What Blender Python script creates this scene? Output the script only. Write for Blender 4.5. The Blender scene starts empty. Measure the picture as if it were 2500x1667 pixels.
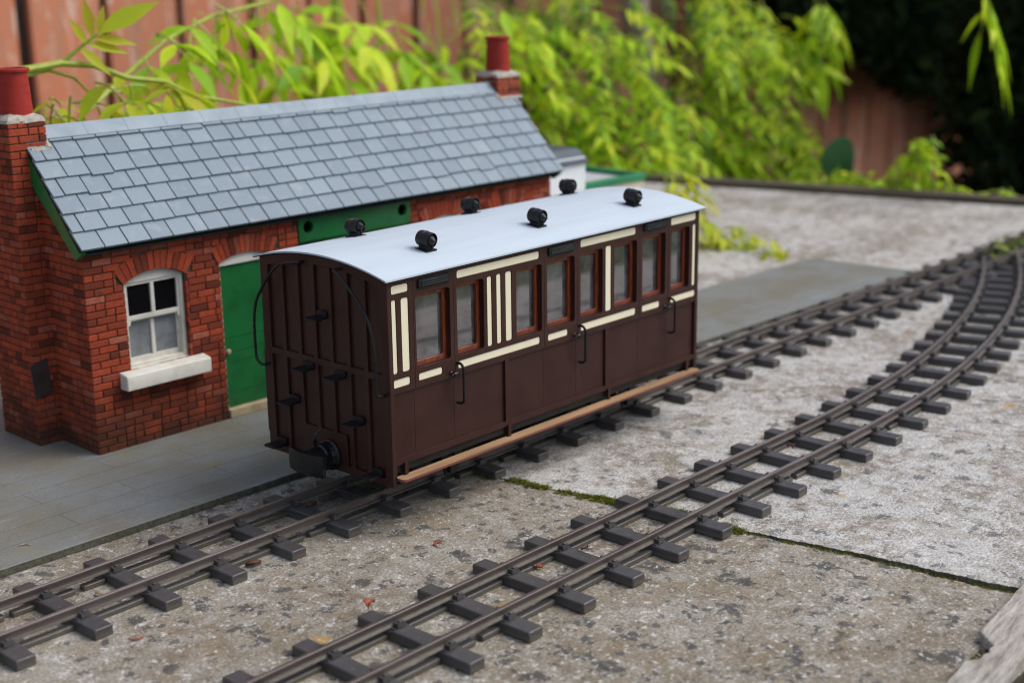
import bpy, bmesh, math, random
from mathutils import Vector, Matrix, Euler
import numpy as np

S = 0.001            # everything below is written in millimetres
scene = bpy.context.scene
C = scene.collection
R_ = math.radians
pi = math.pi

# ------------------------------------------------------------------ camera
cam_d = bpy.data.cameras.new("camera")
cam = bpy.data.objects.new("camera", cam_d)
C.objects.link(cam)
cam.location = Vector((-518.9016, -560.2350, 317.3337)) * S
cam.rotation_mode = 'XYZ'
cam.rotation_euler = (1.3102772, 0.0128778, -0.8407188)
cam_d.sensor_width = 36.0
cam_d.lens = 3462.535 / 2500 * 36.0
cam_d.clip_start = 0.01
cam_d.clip_end = 200.0
cam_d.dof.use_dof = True
cam_d.dof.focus_distance = 0.805
cam_d.dof.aperture_fstop = 7.6
scene.camera = cam

# ------------------------------------------------------------------ light
SUN_EL, SUN_AZ = R_(52), R_(135)
world = bpy.data.worlds.new("World")
scene.world = world
world.use_nodes = True
wn, wl = world.node_tree.nodes, world.node_tree.links
bg = wn["Background"]
sky = wn.new("ShaderNodeTexSky")
sky.sky_type = 'NISHITA'
sky.sun_disc = False
sky.sun_elevation = SUN_EL
sky.sun_rotation = SUN_AZ
sky.air_density = 1.0
sky.dust_density = 2.6
sky.ozone_density = 1.0
hsv = wn.new("ShaderNodeHueSaturation")
hsv.inputs["Saturation"].default_value = 0.8
wl.new(sky.outputs[0], hsv.inputs["Color"])
wl.new(hsv.outputs[0], bg.inputs["Color"])
bg.inputs["Strength"].default_value = 0.12
sun_d = bpy.data.lights.new("sun", 'SUN')
sun = bpy.data.objects.new("sun", sun_d)
C.objects.link(sun)
sun_d.energy = 1.2
sun_d.angle = R_(40)
sun_d.color = (1.0, 0.975, 0.94)
# direction to the sun (Nishita: rotation 0 = +Y, clockwise seen from above)
sd = Vector((math.sin(SUN_AZ) * math.cos(SUN_EL), math.cos(SUN_AZ) * math.cos(SUN_EL), math.sin(SUN_EL)))
sun.rotation_euler = sd.to_track_quat('Z', 'Y').to_euler()
vs = scene.view_settings
vs.view_transform = 'Standard'
vs.look = 'None'
vs.gamma = 1.0
vs.use_curve_mapping = False
vs.exposure = 0.75
scene.render.engine = 'CYCLES'
scene.cycles.max_bounces = 8
scene.cycles.transparent_max_bounces = 16
scene.cycles.use_denoising = True
scene.cycles.filter_width = 1.1


# ------------------------------------------------------------------ material helpers
class T:
    """small node-tree writer"""
    def __init__(self, name):
        self.m = bpy.data.materials.new(name)
        self.m.use_nodes = True
        self.n = self.m.node_tree.nodes
        self.l = self.m.node_tree.links
        self.b = self.n["Principled BSDF"]
        self.out = self.n["Material Output"]
        tc = self.n.new("ShaderNodeTexCoord")
        self.obj = tc.outputs["Object"]
        self._geo = None

    def geo(self, k):
        if self._geo is None:
            self._geo = self.n.new("ShaderNodeNewGeometry")
        return self._geo.outputs[k]

    def link(self, a, b):
        self.l.new(a, b)

    def put(self, sock, v):
        if hasattr(v, "links") or isinstance(v, bpy.types.NodeSocket):
            self.l.new(v, sock)
        else:
            sock.default_value = v if not isinstance(v, tuple) or len(v) == 4 or len(sock.default_value) == 3 else (*v, 1)

    def coords(self, scale=(1, 1, 1), rot=(0, 0, 0), off=(0, 0, 0), src=None):
        mp = self.n.new("ShaderNodeMapping")
        self.l.new(src or self.obj, mp.inputs["Vector"])
        mp.inputs["Scale"].default_value = tuple(1000 * s for s in scale)
        mp.inputs["Rotation"].default_value = rot
        mp.inputs["Location"].default_value = off
        return mp.outputs[0]

    def noise(self, size, detail=3, rough=0.55, co=None, dist=0.0, out=0):
        """size in mm of a feature"""
        nd = self.n.new("ShaderNodeTexNoise")
        nd.inputs["Scale"].default_value = 1.0 / size
        nd.inputs["Detail"].default_value = detail
        nd.inputs["Roughness"].default_value = rough
        nd.inputs["Distortion"].default_value = dist
        self.l.new(co or self.coords(), nd.inputs["Vector"])
        return nd.outputs[out]

    def voro(self, size, co=None, feature='F1', out=0, rnd=1.0):
        nd = self.n.new("ShaderNodeTexVoronoi")
        nd.feature = feature
        nd.inputs["Scale"].default_value = 1.0 / size
        nd.inputs["Randomness"].default_value = rnd
        self.l.new(co or self.coords(), nd.inputs["Vector"])
        return nd.outputs[out]

    def ramp(self, fac, stops, interp='LINEAR'):
        nd = self.n.new("ShaderNodeValToRGB")
        cr = nd.color_ramp
        cr.interpolation = interp
        while len(cr.elements) < len(stops):
            cr.elements.new(0.5)
        for e, (p, c) in zip(cr.elements, stops):
            e.position = p
            if not isinstance(c, tuple):
                c = (c, c, c)
            e.color = (*c, 1)
        self.l.new(fac, nd.inputs[0])
        return nd.outputs[0]

    def mix(self, fac, a, b, mode='MIX'):
        nd = self.n.new("ShaderNodeMix")
        nd.data_type = 'RGBA'
        nd.blend_type = mode
        for sk, v in ((nd.inputs[0], fac), (nd.inputs[6], a), (nd.inputs[7], b)):
            if isinstance(v, bpy.types.NodeSocket):
                self.l.new(v, sk)
            elif isinstance(v, tuple):
                sk.default_value = (*v, 1)
            else:
                sk.default_value = v
        return nd.outputs[2]

    def math(self, op, a, b=0.0, clamp=False):
        nd = self.n.new("ShaderNodeMath")
        nd.operation = op
        nd.use_clamp = clamp
        for i, v in enumerate((a, b)):
            if isinstance(v, bpy.types.NodeSocket):
                self.l.new(v, nd.inputs[i])
            else:
                nd.inputs[i].default_value = v
        return nd.outputs[0]

    def sep(self, co, i):
        nd = self.n.new("ShaderNodeSeparateXYZ")
        self.l.new(co, nd.inputs[0])
        return nd.outputs[i]

    def bump(self, h, dist_mm, strength=1.0):
        nd = self.n.new("ShaderNodeBump")
        nd.inputs["Distance"].default_value = dist_mm * S
        nd.inputs["Strength"].default_value = strength
        self.l.new(h, nd.inputs["Height"])
        self.l.new(nd.outputs[0], self.b.inputs["Normal"])

    def fin(self, col, rough=0.6, spec=None, metal=None):
        self.put(self.b.inputs["Base Color"], col)
        self.put(self.b.inputs["Roughness"], rough)
        if spec is not None:
            self.b.inputs["Specular IOR Level"].default_value = spec
        if metal is not None:
            self.b.inputs["Metallic"].default_value = metal
        return self.m


def m_concrete(name, tan, pale, dark, pale_lo, pale_hi, dark_t, seed, fl):
    t = T(name)
    co = t.coords(off=(seed, seed * 2, 0))
    big = t.noise(90, 4, .6, co)
    mid = t.noise(14, 6, .68, co, .4)
    fine = t.noise(1.6, 4, .75, co)
    mxx = t.math('ADD', t.math('MULTIPLY', big, .35), t.math('ADD', t.math('MULTIPLY', mid, .45), t.math('MULTIPLY', fine, .20)))
    base = t.mix(t.ramp(mxx, [(pale_lo, 0.0), (pale_hi, 1.0)]), tan, pale)
    # fine mottling
    base = t.mix(t.ramp(fine, [(.40, 1.0), (.60, 0.0)]), base, t.mix(.55, base, (.07, .06, .05)))
    br = t.noise(30, 5, .7, t.coords(off=(seed + 9, 3, 1)))
    base = t.mix(t.math('MULTIPLY', t.ramp(br, [(.5, 0.0), (.7, 1.0)]), .55), base, (.21, .145, .075))
    # dark lichen: ragged blotches of several sizes
    rag = t.noise(3.2, 5, .75, co)
    for size, th, k in ((24, dark_t + .05, .8), (10, dark_t + .04, .85), (4.5, dark_t + .06, .6)):
        nz = t.noise(size, 7, .62, t.coords(off=(seed * 3 + size, size * 2, 0)), .3)
        base = t.mix(t.math('MULTIPLY', t.ramp(nz, [(th, 0.0), (th + .035, 1.0)]), k), base, dark)
    for size, k in ((15, .85), (8, .7)):
        v = t.voro(size, t.coords(off=(seed * 3 + size, size, 0)))
        sel = t.voro(size, t.coords(off=(seed * 3 + size, size, 0)), out=1)
        keep = t.ramp(t.sep(sel, 0), [(.80, 0.0), (.84, 1.0)])
        dd = t.math('ADD', v, t.math('MULTIPLY', t.math('SUBTRACT', rag, .5), 1.3))
        base = t.mix(t.math('MULTIPLY', t.math('MULTIPLY', t.ramp(dd, [(.28, 1.0), (.36, 0.0)]), keep), k), base, dark)
    wf = t.noise(4.5, 5, .8, t.coords(off=(seed + 20, 7, 2)))
    base = t.mix(t.math('MULTIPLY', t.ramp(wf, [(fl, 0.0), (fl + .07, 1.0)]), .8), base, (.62, .61, .58))
    ov = t.voro(52, t.coords(off=(seed + 1, 4, 0)))
    os_ = t.sep(t.voro(52, t.coords(off=(seed + 1, 4, 0)), out=1), 1)
    of = t.math('MULTIPLY', t.ramp(t.math('ADD', ov, t.math('MULTIPLY', rag, .35)), [(.24, 1.0), (.28, 0.0)]), t.ramp(os_, [(.62, 0.0), (.64, 1.0)]))
    base = t.mix(t.math('MULTIPLY', of, .65), base, (.42, .24, .04))
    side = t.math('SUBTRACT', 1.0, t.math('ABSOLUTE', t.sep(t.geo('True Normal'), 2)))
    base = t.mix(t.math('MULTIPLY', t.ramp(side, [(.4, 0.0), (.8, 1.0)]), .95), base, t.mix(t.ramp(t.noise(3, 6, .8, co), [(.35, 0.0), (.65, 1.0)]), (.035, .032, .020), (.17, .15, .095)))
    h = t.math('ADD', t.math('MULTIPLY', fine, .6), t.math('MULTIPLY', mid, .8))
    t.bump(h, 1.1, .75)
    return t.fin(base, .88, .25)


M = {}
M['near'] = m_concrete('near_concrete', (.215, .172, .115), (.42, .395, .34), (.058, .056, .052), .42, .60, .55, 3.0, .565)
M['far'] = m_concrete('far_concrete', (.245, .21, .16), (.56, .545, .515), (.10, .096, .09), .43, .54, .575, 11.0, .55)


def m_platform():
    t = T('platform_board')
    co = t.coords()
    n = t.noise(60, 5, .6, co)
    f = t.noise(1.5, 3, .7, co)
    st = t.noise(10, 4, .6, t.coords(scale=(.15, 1, 1)))
    c = t.mix(t.ramp(n, [(.38, 0.0), (.66, 1.0)]), (.165, .155, .12), (.20, .215, .215))
    c = t.mix(t.math('MULTIPLY', t.ramp(st, [(.6, 0.0), (.75, 1.0)]), .5), c, (.32, .33, .33))
    c = t.mix(t.math('MULTIPLY', t.ramp(f, [(.4, 1.0), (.6, 0.0)]), .3), c, (.08, .08, .06))
    v = t.noise(13, 6, .8, t.coords(off=(5, 5, 5)))
    c = t.mix(t.math('MULTIPLY', t.ramp(v, [(.68, 0.0), (.73, 1.0)]), .6), c, (.55, .58, .62))
    g = t.noise(35, 4, .6, t.coords(off=(1, 2, 3)))
    c = t.mix(t.math('MULTIPLY', t.ramp(g, [(.58, 0.0), (.72, 1.0)]), .45), c, (.19, .165, .05))
    # green-black growth on the board's sides
    side = t.math('SUBTRACT', 1.0, t.math('ABSOLUTE', t.sep(t.geo("Normal"), 2)))
    c = t.mix(t.math('MULTIPLY', t.ramp(side, [(.4, 0.0), (.8, 1.0)]), .85), c, t.mix(t.ramp(t.noise(3.5, 6, .8, co), [(.35, 0.0), (.65, 1.0)]), (.010, .012, .007), (.12, .112, .065)))
    t.bump(t.math('ADD', f, st), .25, .5)
    return t.fin(c, .62, .4)


M['platform'] = m_platform()


def m_brick():
    t = T('brick')
    rnd = t.geo("Random Per Island")
    c = t.ramp(rnd, [(0, (.10, .023, .013)), (.2, (.22, .040, .019)), (.5, (.34, .055, .022)), (.75, (.40, .066, .027)), (.88, (.26, .047, .023)), (1, (.40, .12, .072))])
    co = t.coords()
    n = t.noise(3, 5, .7, co)
    c = t.mix(t.math('MULTIPLY', t.ramp(n, [(.35, 1.0), (.6, 0.0)]), .45), c, (.10, .03, .018))
    d = t.noise(26, 5, .65, co)
    z = t.sep(t.coords(), 2)
    zz = t.math('ADD', t.math('DIVIDE', z, 55.0), t.math('MULTIPLY', t.math('SUBTRACT', d, .5), 1.6))
    damp = t.ramp(zz, [(.05, 1.0), (.85, 0.0)])
    c = t.mix(t.math('MULTIPLY', damp, .8), c, (.038, .022, .014))
    p = t.noise(9, 5, .75, t.coords(off=(3, 1, 7)))
    c = t.mix(t.math('MULTIPLY', t.ramp(p, [(.56, 0.0), (.68, 1.0)]), .6), c, (.045, .030, .018))
    w = t.noise(5, 4, .8, t.coords(off=(9, 9, 9)))
    c = t.mix(t.math('MULTIPLY', t.ramp(w, [(.70, 0.0), (.74, 1.0)]), .5), c, (.5, .42, .36))
    t.bump(n, .35, .7)
    return t.fin(c, .78, .15)


M['brick'] = m_brick()


def m_simple(name, col, rough=.6, spec=None, var=.25, size=8, dark=None, bump=0.0, metal=None, stretch=(1, 1, 1), specks=None, bsize=None):
    t = T(name)
    co = t.coords(scale=stretch)
    n = t.noise(size, 5, .62, co)
    dk = dark or tuple(v * (1 - var) for v in col)
    lt = tuple(min(1, v * (1 + var * .6)) for v in col)
    c = t.ramp(n, [(.3, dk), (.5, col), (.72, lt)])
    if specks:
        s = t.noise(2.2, 3, .8, t.coords(off=(4, 4, 4)))
        c = t.mix(t.math('MULTIPLY', t.ramp(s, [(.70, 0.0), (.73, 1.0)]), .7), c, specks)
    if bump:
        t.bump(t.noise(bsize or size * .4, 4, .7, co), bump, .6)
    rr = t.ramp(t.noise(size * 1.7, 3, .6, co), [(.3, max(0, rough - .09)), (.7, min(1, rough + .09))])
    return t.fin(c, rr, spec, metal)


M['mortar'] = m_simple('mortar', (.060, .052, .036), .9, .2, .6, 9, bump=.4)
M['mortar_pale'] = m_simple('pale_mortar', (.36, .33, .28), .92, .2, .35, 4, bump=.9, bsize=2)


def m_slate():
    t = T('slate')
    rnd = t.geo("Random Per Island")
    c = t.ramp(rnd, [(0, (.140, .185, .220)), (.5, (.158, .207, .243)), (.9, (.172, .222, .258)), (1, (.20, .25, .285))])
    n = t.noise(11, 4, .6, t.coords())
    c = t.mix(t.math('MULTIPLY', t.ramp(n, [(.55, 0.0), (.75, 1.0)]), .3), c, (.36, .38, .40))
    e = t.noise(2, 3, .7, t.coords())
    c = t.mix(t.math('MULTIPLY', t.ramp(e, [(.3, 1.0), (.45, 0.0)]), .25), c, (.08, .10, .11))
    t.bump(e, .12, .5)
    return t.fin(c, .52, .5)


M['slate'] = m_slate()
M['slate_edge'] = m_simple('slate_underlay', (.015, .022, .019), .9, .2, .5, 8)
M['hut_roof'] = m_simple('dark_slate', (.055, .07, .085), .55, .4, .15, 20)
M['shed_roof'] = m_simple('pale_felt', (.40, .41, .42), .8, .3, .15, 20)
M['brown_slate'] = m_simple('brown_slate', (.040, .027, .024), .7, .2, .3, 8)
M['joint'] = m_simple('board_joint', (.09, .085, .07), .9, .2, .6, 20)
M['ridge'] = m_simple('ridge_slate', (.19, .245, .285), .5, .5, .15, 14)
M['green'] = m_simple('green_paint', (.008, .125, .030), .38, .5, .3, 18, specks=(.06, .25, .12))
M['green_rim'] = m_simple('green_rim_paint', (.025, .21, .085), .5, .4, .25, 20)
M['white'] = m_simple('white_paint', (.62, .60, .53), .5, .4, .1, 9, dark=(.53, .50, .41), bump=.2)
M['white_clean'] = m_simple('clean_white_paint', (.74, .77, .78), .55, .4, .06, 20)
M['cream_wall'] = m_simple('cream_wall', (.62, .55, .42), .7, .3, .1, 20)
M['stone'] = m_simple('pale_step', (.36, .29, .18), .75, .3, .3, 9, bump=.3)
M['cream'] = m_simple('cream_paint', (.76, .69, .50), .38, .5, .06, 22, bump=.03, stretch=(1, 1, .2))
M['roof'] = m_simple('grey_roof_paint', (.465, .535, .585), .55, .35, .06, 9, bump=.06, stretch=(.10, 1, 1), bsize=1.2)
M['black'] = m_simple('black_plastic', (.0065, .007, .0075), .45, .35, .4, 5)
M['black_gloss'] = m_simple('black_gloss', (.005, .0055, .006), .3, .45, .4, 3, bump=.25, bsize=2)
M['louvre'] = m_simple('louvre_grey', (.010, .012, .012), .7, .2, .3, 5)
M['dark'] = m_simple('dark_void', (.006, .006, .006), .9, .1, .3, 9)
M['interior'] = m_simple('interior_panelling', (.085, .06, .045), .7, .3, .2, 9)
M['seat'] = m_simple('maroon_cloth', (.16, .015, .025), .85, .2, .2, 6)
M['red_reflection'] = m_simple('red_reflection_colour', (.70, .04, .07), .85, .2, .2, 6)  # colour of the block that stands for a red reflection
M['foot'] = m_simple('bare_wood', (.33, .20, .11), .7, .2, .35, 5, stretch=(.08, 1, 1), bump=.1)
M['foot_edge'] = m_simple('red_edge', (.17, .055, .035), .6, .35, .35, 5, stretch=(.1, 1, 1))
M['pot'] = m_simple('red_pot', (.30, .026, .018), .6, .2, .22, 6, stretch=(1, 1, 1.6), bump=.1)
M['stem'] = m_simple('green_stem', (.30, .36, .03), .45, .45, .2, 8)
M['twig'] = m_simple('red_stem', (.22, .055, .03), .55, .4, .3, 8)
M['bark'] = m_simple('grey_bark', (.28, .235, .18), .9, .2, .5, 14, stretch=(1, 1, .3), bump=3, bsize=8)
M['dark_bark'] = m_simple('dark_bark', (.022, .018, .013), .9, .2, .5, 14, stretch=(1, 1, .3), bump=3, bsize=8)
M['dead'] = m_simple('dried_leaf', (.26, .055, .022), .6, .35, .5, 3)
M['dead_brown'] = m_simple('brown_leaf', (.085, .035, .022), .6, .35, .5, 3)
M['dead_straw'] = m_simple('straw_leaf', (.33, .25, .16), .7, .3, .4, 3)
M['fleck'] = m_simple('white_fleck', (.55, .53, .50), .8, .2, .2, 3)
M['earth'] = m_simple('dark_earth', (.030, .026, .016), .95, .1, .5, 60, bump=6)
M['lawn'] = m_simple('lawn_green', (.085, .105, .04), .9, .1, .5, 40, bump=8)


def m_maroon():
    t = T('maroon_paint')
    co = t.coords()
    n = t.noise(20, 4, .6, co)
    c = t.ramp(n, [(.3, (.0300, .0100, .0070)), (.7, (.0410, .0138, .0100))])
    g = t.noise(2.4, 3, .6, t.coords(scale=(1, 1, .05)))
    c = t.mix(t.math('MULTIPLY', t.ramp(g, [(.52, 0.0), (.7, 1.0)]), .22), c, (.045, .021, .018))
    sc = t.noise(5, 6, .85, t.coords(scale=(1, 1, .25), off=(2, 8, 1)))
    c = t.mix(t.math('MULTIPLY', t.ramp(sc, [(.70, 0.0), (.76, 1.0)]), .3), c, (.12, .08, .07))
    s = t.noise(1.6, 2, .7, t.coords(off=(4, 4, 4)))
    c = t.mix(t.math('MULTIPLY', t.ramp(s, [(.745, 0.0), (.77, 1.0)]), .5), c, (.35, .30, .28))
    t.bump(t.math('ADD', g, n), .06, .5)
    return t.fin(c, t.ramp(n, [(.3, .36), (.7, .50)]), .3)


M['maroon'] = m_maroon()


def m_mahogany():
    t = T('mahogany')
    a = t.noise(1.6, 5, .7, t.coords(scale=(1, 1, .12)), 1.0)
    c = t.ramp(a, [(.3, (.06, .012, .005)), (.5, (.15, .028, .008)), (.72, (.27, .058, .015))])
    return t.fin(c, .3, .5)


M['mahogany'] = m_mahogany()


def m_glass():
    t = T('dusty_glass')
    n, l = t.n, t.l
    tr = n.new("ShaderNodeBsdfTransparent")
    tr.inputs[0].default_value = (.78, .80, .80, 1)
    gl = n.new("ShaderNodeBsdfGlossy")
    gl.inputs["Roughness"].default_value = .035
    fr = n.new("ShaderNodeFresnel")
    fr.inputs[0].default_value = 1.6
    mx = n.new("ShaderNodeMixShader")
    f2 = t.math('ADD', t.math('MULTIPLY', fr.outputs[0], 1.8), .16, True)
    l.new(f2, mx.inputs[0])
    l.new(tr.outputs[0], mx.inputs[1])
    l.new(gl.outputs[0], mx.inputs[2])
    df = n.new("ShaderNodeBsdfDiffuse")
    df.inputs[0].default_value = (.55, .52, .56, 1)
    mx2 = n.new("ShaderNodeMixShader")
    s = t.noise(.9, 3, .8)
    d = t.noise(14, 4, .7)
    k = t.math('ADD', t.math('MULTIPLY', t.ramp(s, [(.70, 0.0), (.74, 1.0)]), .55), t.math('MULTIPLY', t.ramp(d, [(.35, 0.0), (.75, 1.0)]), .17))
    l.new(k, mx2.inputs[0])
    l.new(mx.outputs[0], mx2.inputs[1])
    l.new(df.outputs[0], mx2.inputs[2])
    l.new(mx2.outputs[0], t.out.inputs[0])
    return t.m


M['glass'] = m_glass()
M['pane_black'] = m_simple('black_pane', (.006, .006, .007), .12, .5, .4, 6)
M['pane_grey'] = m_simple('misted_pane', (.20, .215, .22), .25, .5, .35, 16)


def m_sleeper():
    t = T('sleeper_plastic')
    g = t.noise(1.1, 4, .65, t.coords(scale=(1, .12, 1)))
    oi = t.n.new("ShaderNodeObjectInfo").outputs["Random"]
    n = t.noise(7, 4, .65)
    c = t.ramp(n, [(.3, (.040, .037, .037)), (.7, (.066, .060, .060))])
    c = t.mix(t.math('MULTIPLY', oi, .35), c, (.085, .078, .072))
    up = t.sep(t.geo("Normal"), 2)
    low = t.ramp(t.math('ADD', t.math('DIVIDE', t.sep(t.coords(), 2), 5.0), t.math('MULTIPLY', t.math('SUBTRACT', n, .5), 1.2)), [(.1, 1.0), (.6, 0.0)])
    c = t.mix(t.math('MULTIPLY', low, .8), c, (.115, .10, .065))
    s = t.noise(1.5, 2, .8, t.coords(off=(4, 4, 4)))
    c = t.mix(t.math('MULTIPLY', t.ramp(s, [(.71, 0.0), (.74, 1.0)]), .6), c, (.38, .36, .33))
    t.bump(g, .35, .8)
    return t.fin(c, t.ramp(n, [(.3, .30), (.7, .46)]), .5)


M['sleeper'] = m_sleeper()


def m_rail():
    t = T('weathered_rail')
    n = t.noise(6, 4, .7, t.coords(scale=(.15, 1, 1)))
    c = t.ramp(n, [(.3, (.062, .046, .040)), (.7, (.105, .084, .076))])
    z = t.sep(t.coords(), 2)
    foot = t.ramp(z, [(0.0, 0.0), (1.0, 0.0)])
    s = t.noise(1.4, 3, .8)
    c = t.mix(t.math('MULTIPLY', t.ramp(s, [(.66, 0.0), (.71, 1.0)]), .6), c, (.40, .37, .33))
    g = t.noise(3, 4, .75, t.coords(off=(3, 3, 3)))
    lowf = t.ramp(t.math('DIVIDE', z, 12.0), [(.52, 1.0), (.64, 0.0)])
    c = t.mix(t.math('MULTIPLY', lowf, t.ramp(g, [(.3, .35), (.6, .9)])), c, (.20, .185, .15))
    up = t.sep(t.geo('Normal'), 2)
    c = t.mix(t.math('MULTIPLY', t.ramp(t.math('MULTIPLY', up, t.math('GREATER_THAN', z, 10.9)), [(.7, 0.0), (.95, 1.0)]), .65), c, (.20, .175, .165))
    t.bump(s, .15, .5)
    return t.fin(c, t.ramp(n, [(.3, .32), (.7, .5)]), .5, .25)


M['rail'] = m_rail()


def m_fence():
    t = T('peeling_red_boards')
    rnd = t.geo("Random Per Island")
    st = t.coords(scale=(1, 1, .10))
    n = t.noise(14, 6, .7, st, .6)
    c = t.ramp(rnd, [(0, (.52, .165, .085)), (.35, (.63, .22, .115)), (.7, (.57, .185, .10)), (1, (.48, .21, .115))])
    c = t.mix(t.math('MULTIPLY', t.ramp(n, [(.42, 1.0), (.56, 0.0)]), .55), c, (.40, .25, .16))
    p = t.noise(20, 6, .75, t.coords(scale=(1, 1, .22), off=(7, 3, 1)), .5)
    c = t.mix(t.math('MULTIPLY', t.ramp(p, [(.55, 0.0), (.62, 1.0)]), .7), c, (.74, .58, .47))
    d = t.noise(60, 4, .65, t.coords(scale=(1, 1, .3), off=(2, 2, 9)))
    c = t.mix(t.math('MULTIPLY', t.ramp(d, [(.52, 0.0), (.7, 1.0)]), .5), c, (.24, .17, .09))
    t.bump(n, 1.2, .7)
    return t.fin(c, .82, .25)


M['fence'] = m_fence()
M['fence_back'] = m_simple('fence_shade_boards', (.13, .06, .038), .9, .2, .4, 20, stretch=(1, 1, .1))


def m_leaf(name, stops, trans, rough=.45):
    t = T(name)
    rnd = t.geo("Random Per Island")
    c = t.ramp(rnd, stops)
    n = t.noise(16, 3, .6)
    c = t.mix(t.math('MULTIPLY', t.ramp(n, [(.45, 0.0), (.75, 1.0)]), .4), c, stops[0][1])
    t.fin(c, rough, .18)
    tl = t.n.new("ShaderNodeBsdfTranslucent")
    t.l.new(c, tl.inputs[0])
    mx = t.n.new("ShaderNodeMixShader")
    mx.inputs[0].default_value = trans
    t.l.new(t.b.outputs[0], mx.inputs[1])
    t.l.new(tl.outputs[0], mx.inputs[2])
    t.l.new(mx.outputs[0], t.out.inputs[0])
    return t.m


M['leaf'] = m_leaf('golden_leaf', [(0, (.17, .36, .008)), (.35, (.38, .60, .014)), (.7, (.52, .72, .020)), (1, (.68, .72, .04))], .42)
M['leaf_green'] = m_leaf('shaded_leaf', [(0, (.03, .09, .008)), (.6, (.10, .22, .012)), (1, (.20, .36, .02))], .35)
M['leaf_young'] = m_leaf('young_leaf', [(0, (.38, .48, .02)), (.5, (.54, .60, .035)), (1, (.60, .55, .05))], .5)
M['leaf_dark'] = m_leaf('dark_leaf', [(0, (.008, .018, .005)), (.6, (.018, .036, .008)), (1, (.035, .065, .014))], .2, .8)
M['leaf_mid'] = m_leaf('mid_leaf', [(0, (.03, .09, .03)), (1, (.05, .14, .05))], .25)
M['moss'] = m_leaf('moss_green', [(0, (.11, .12, .02)), (.5, (.27, .28, .04)), (1, (.42, .40, .10))], .2, .8)


M['moss_dark'] = m_leaf('damp_moss', [(0, (.04, .04, .012)), (.6, (.08, .075, .02)), (1, (.13, .11, .03))], .1, .85)


def m_timber():
    t = T('weathered_timber')
    co = t.coords(scale=(.12, 1, 1), rot=(0, 0, 0))
    n = t.noise(3, 6, .8, co, .15)
    c = t.ramp(n, [(.3, (.12, .10, .08)), (.46, (.40, .36, .31)), (.68, (.62, .59, .54))])
    p = t.noise(3, 4, .8, t.coords(off=(2, 1, 1)))
    c = t.mix(t.math('MULTIPLY', t.ramp(p, [(.58, 0.0), (.66, 1.0)]), .45), c, (.16, .10, .06))
    t.bump(n, 2.0, 1.0)
    return t.fin(c, .88, .2)


M['timber'] = m_timber()
M['edge_timber'] = m_simple('dark_edging', (.09, .075, .05), .9, .2, .5, 25, stretch=(1, .2, 1), bump=2)


# ------------------------------------------------------------------ mesh helpers
def rr(x0, x1, y0, y1, r=0.0, n=3):
    if r <= 0:
        return [(x0, y0), (x1, y0), (x1, y1), (x0, y1)]
    pts = []
    for cx, cy, a0 in ((x1 - r, y0 + r, -90), (x1 - r, y1 - r, 0), (x0 + r, y1 - r, 90), (x0 + r, y0 + r, 180)):
        for i in range(n + 1):
            a = R_(a0 + 90 * i / n)
            pts.append((cx + r * math.cos(a), cy + r * math.sin(a)))
    return pts


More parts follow.
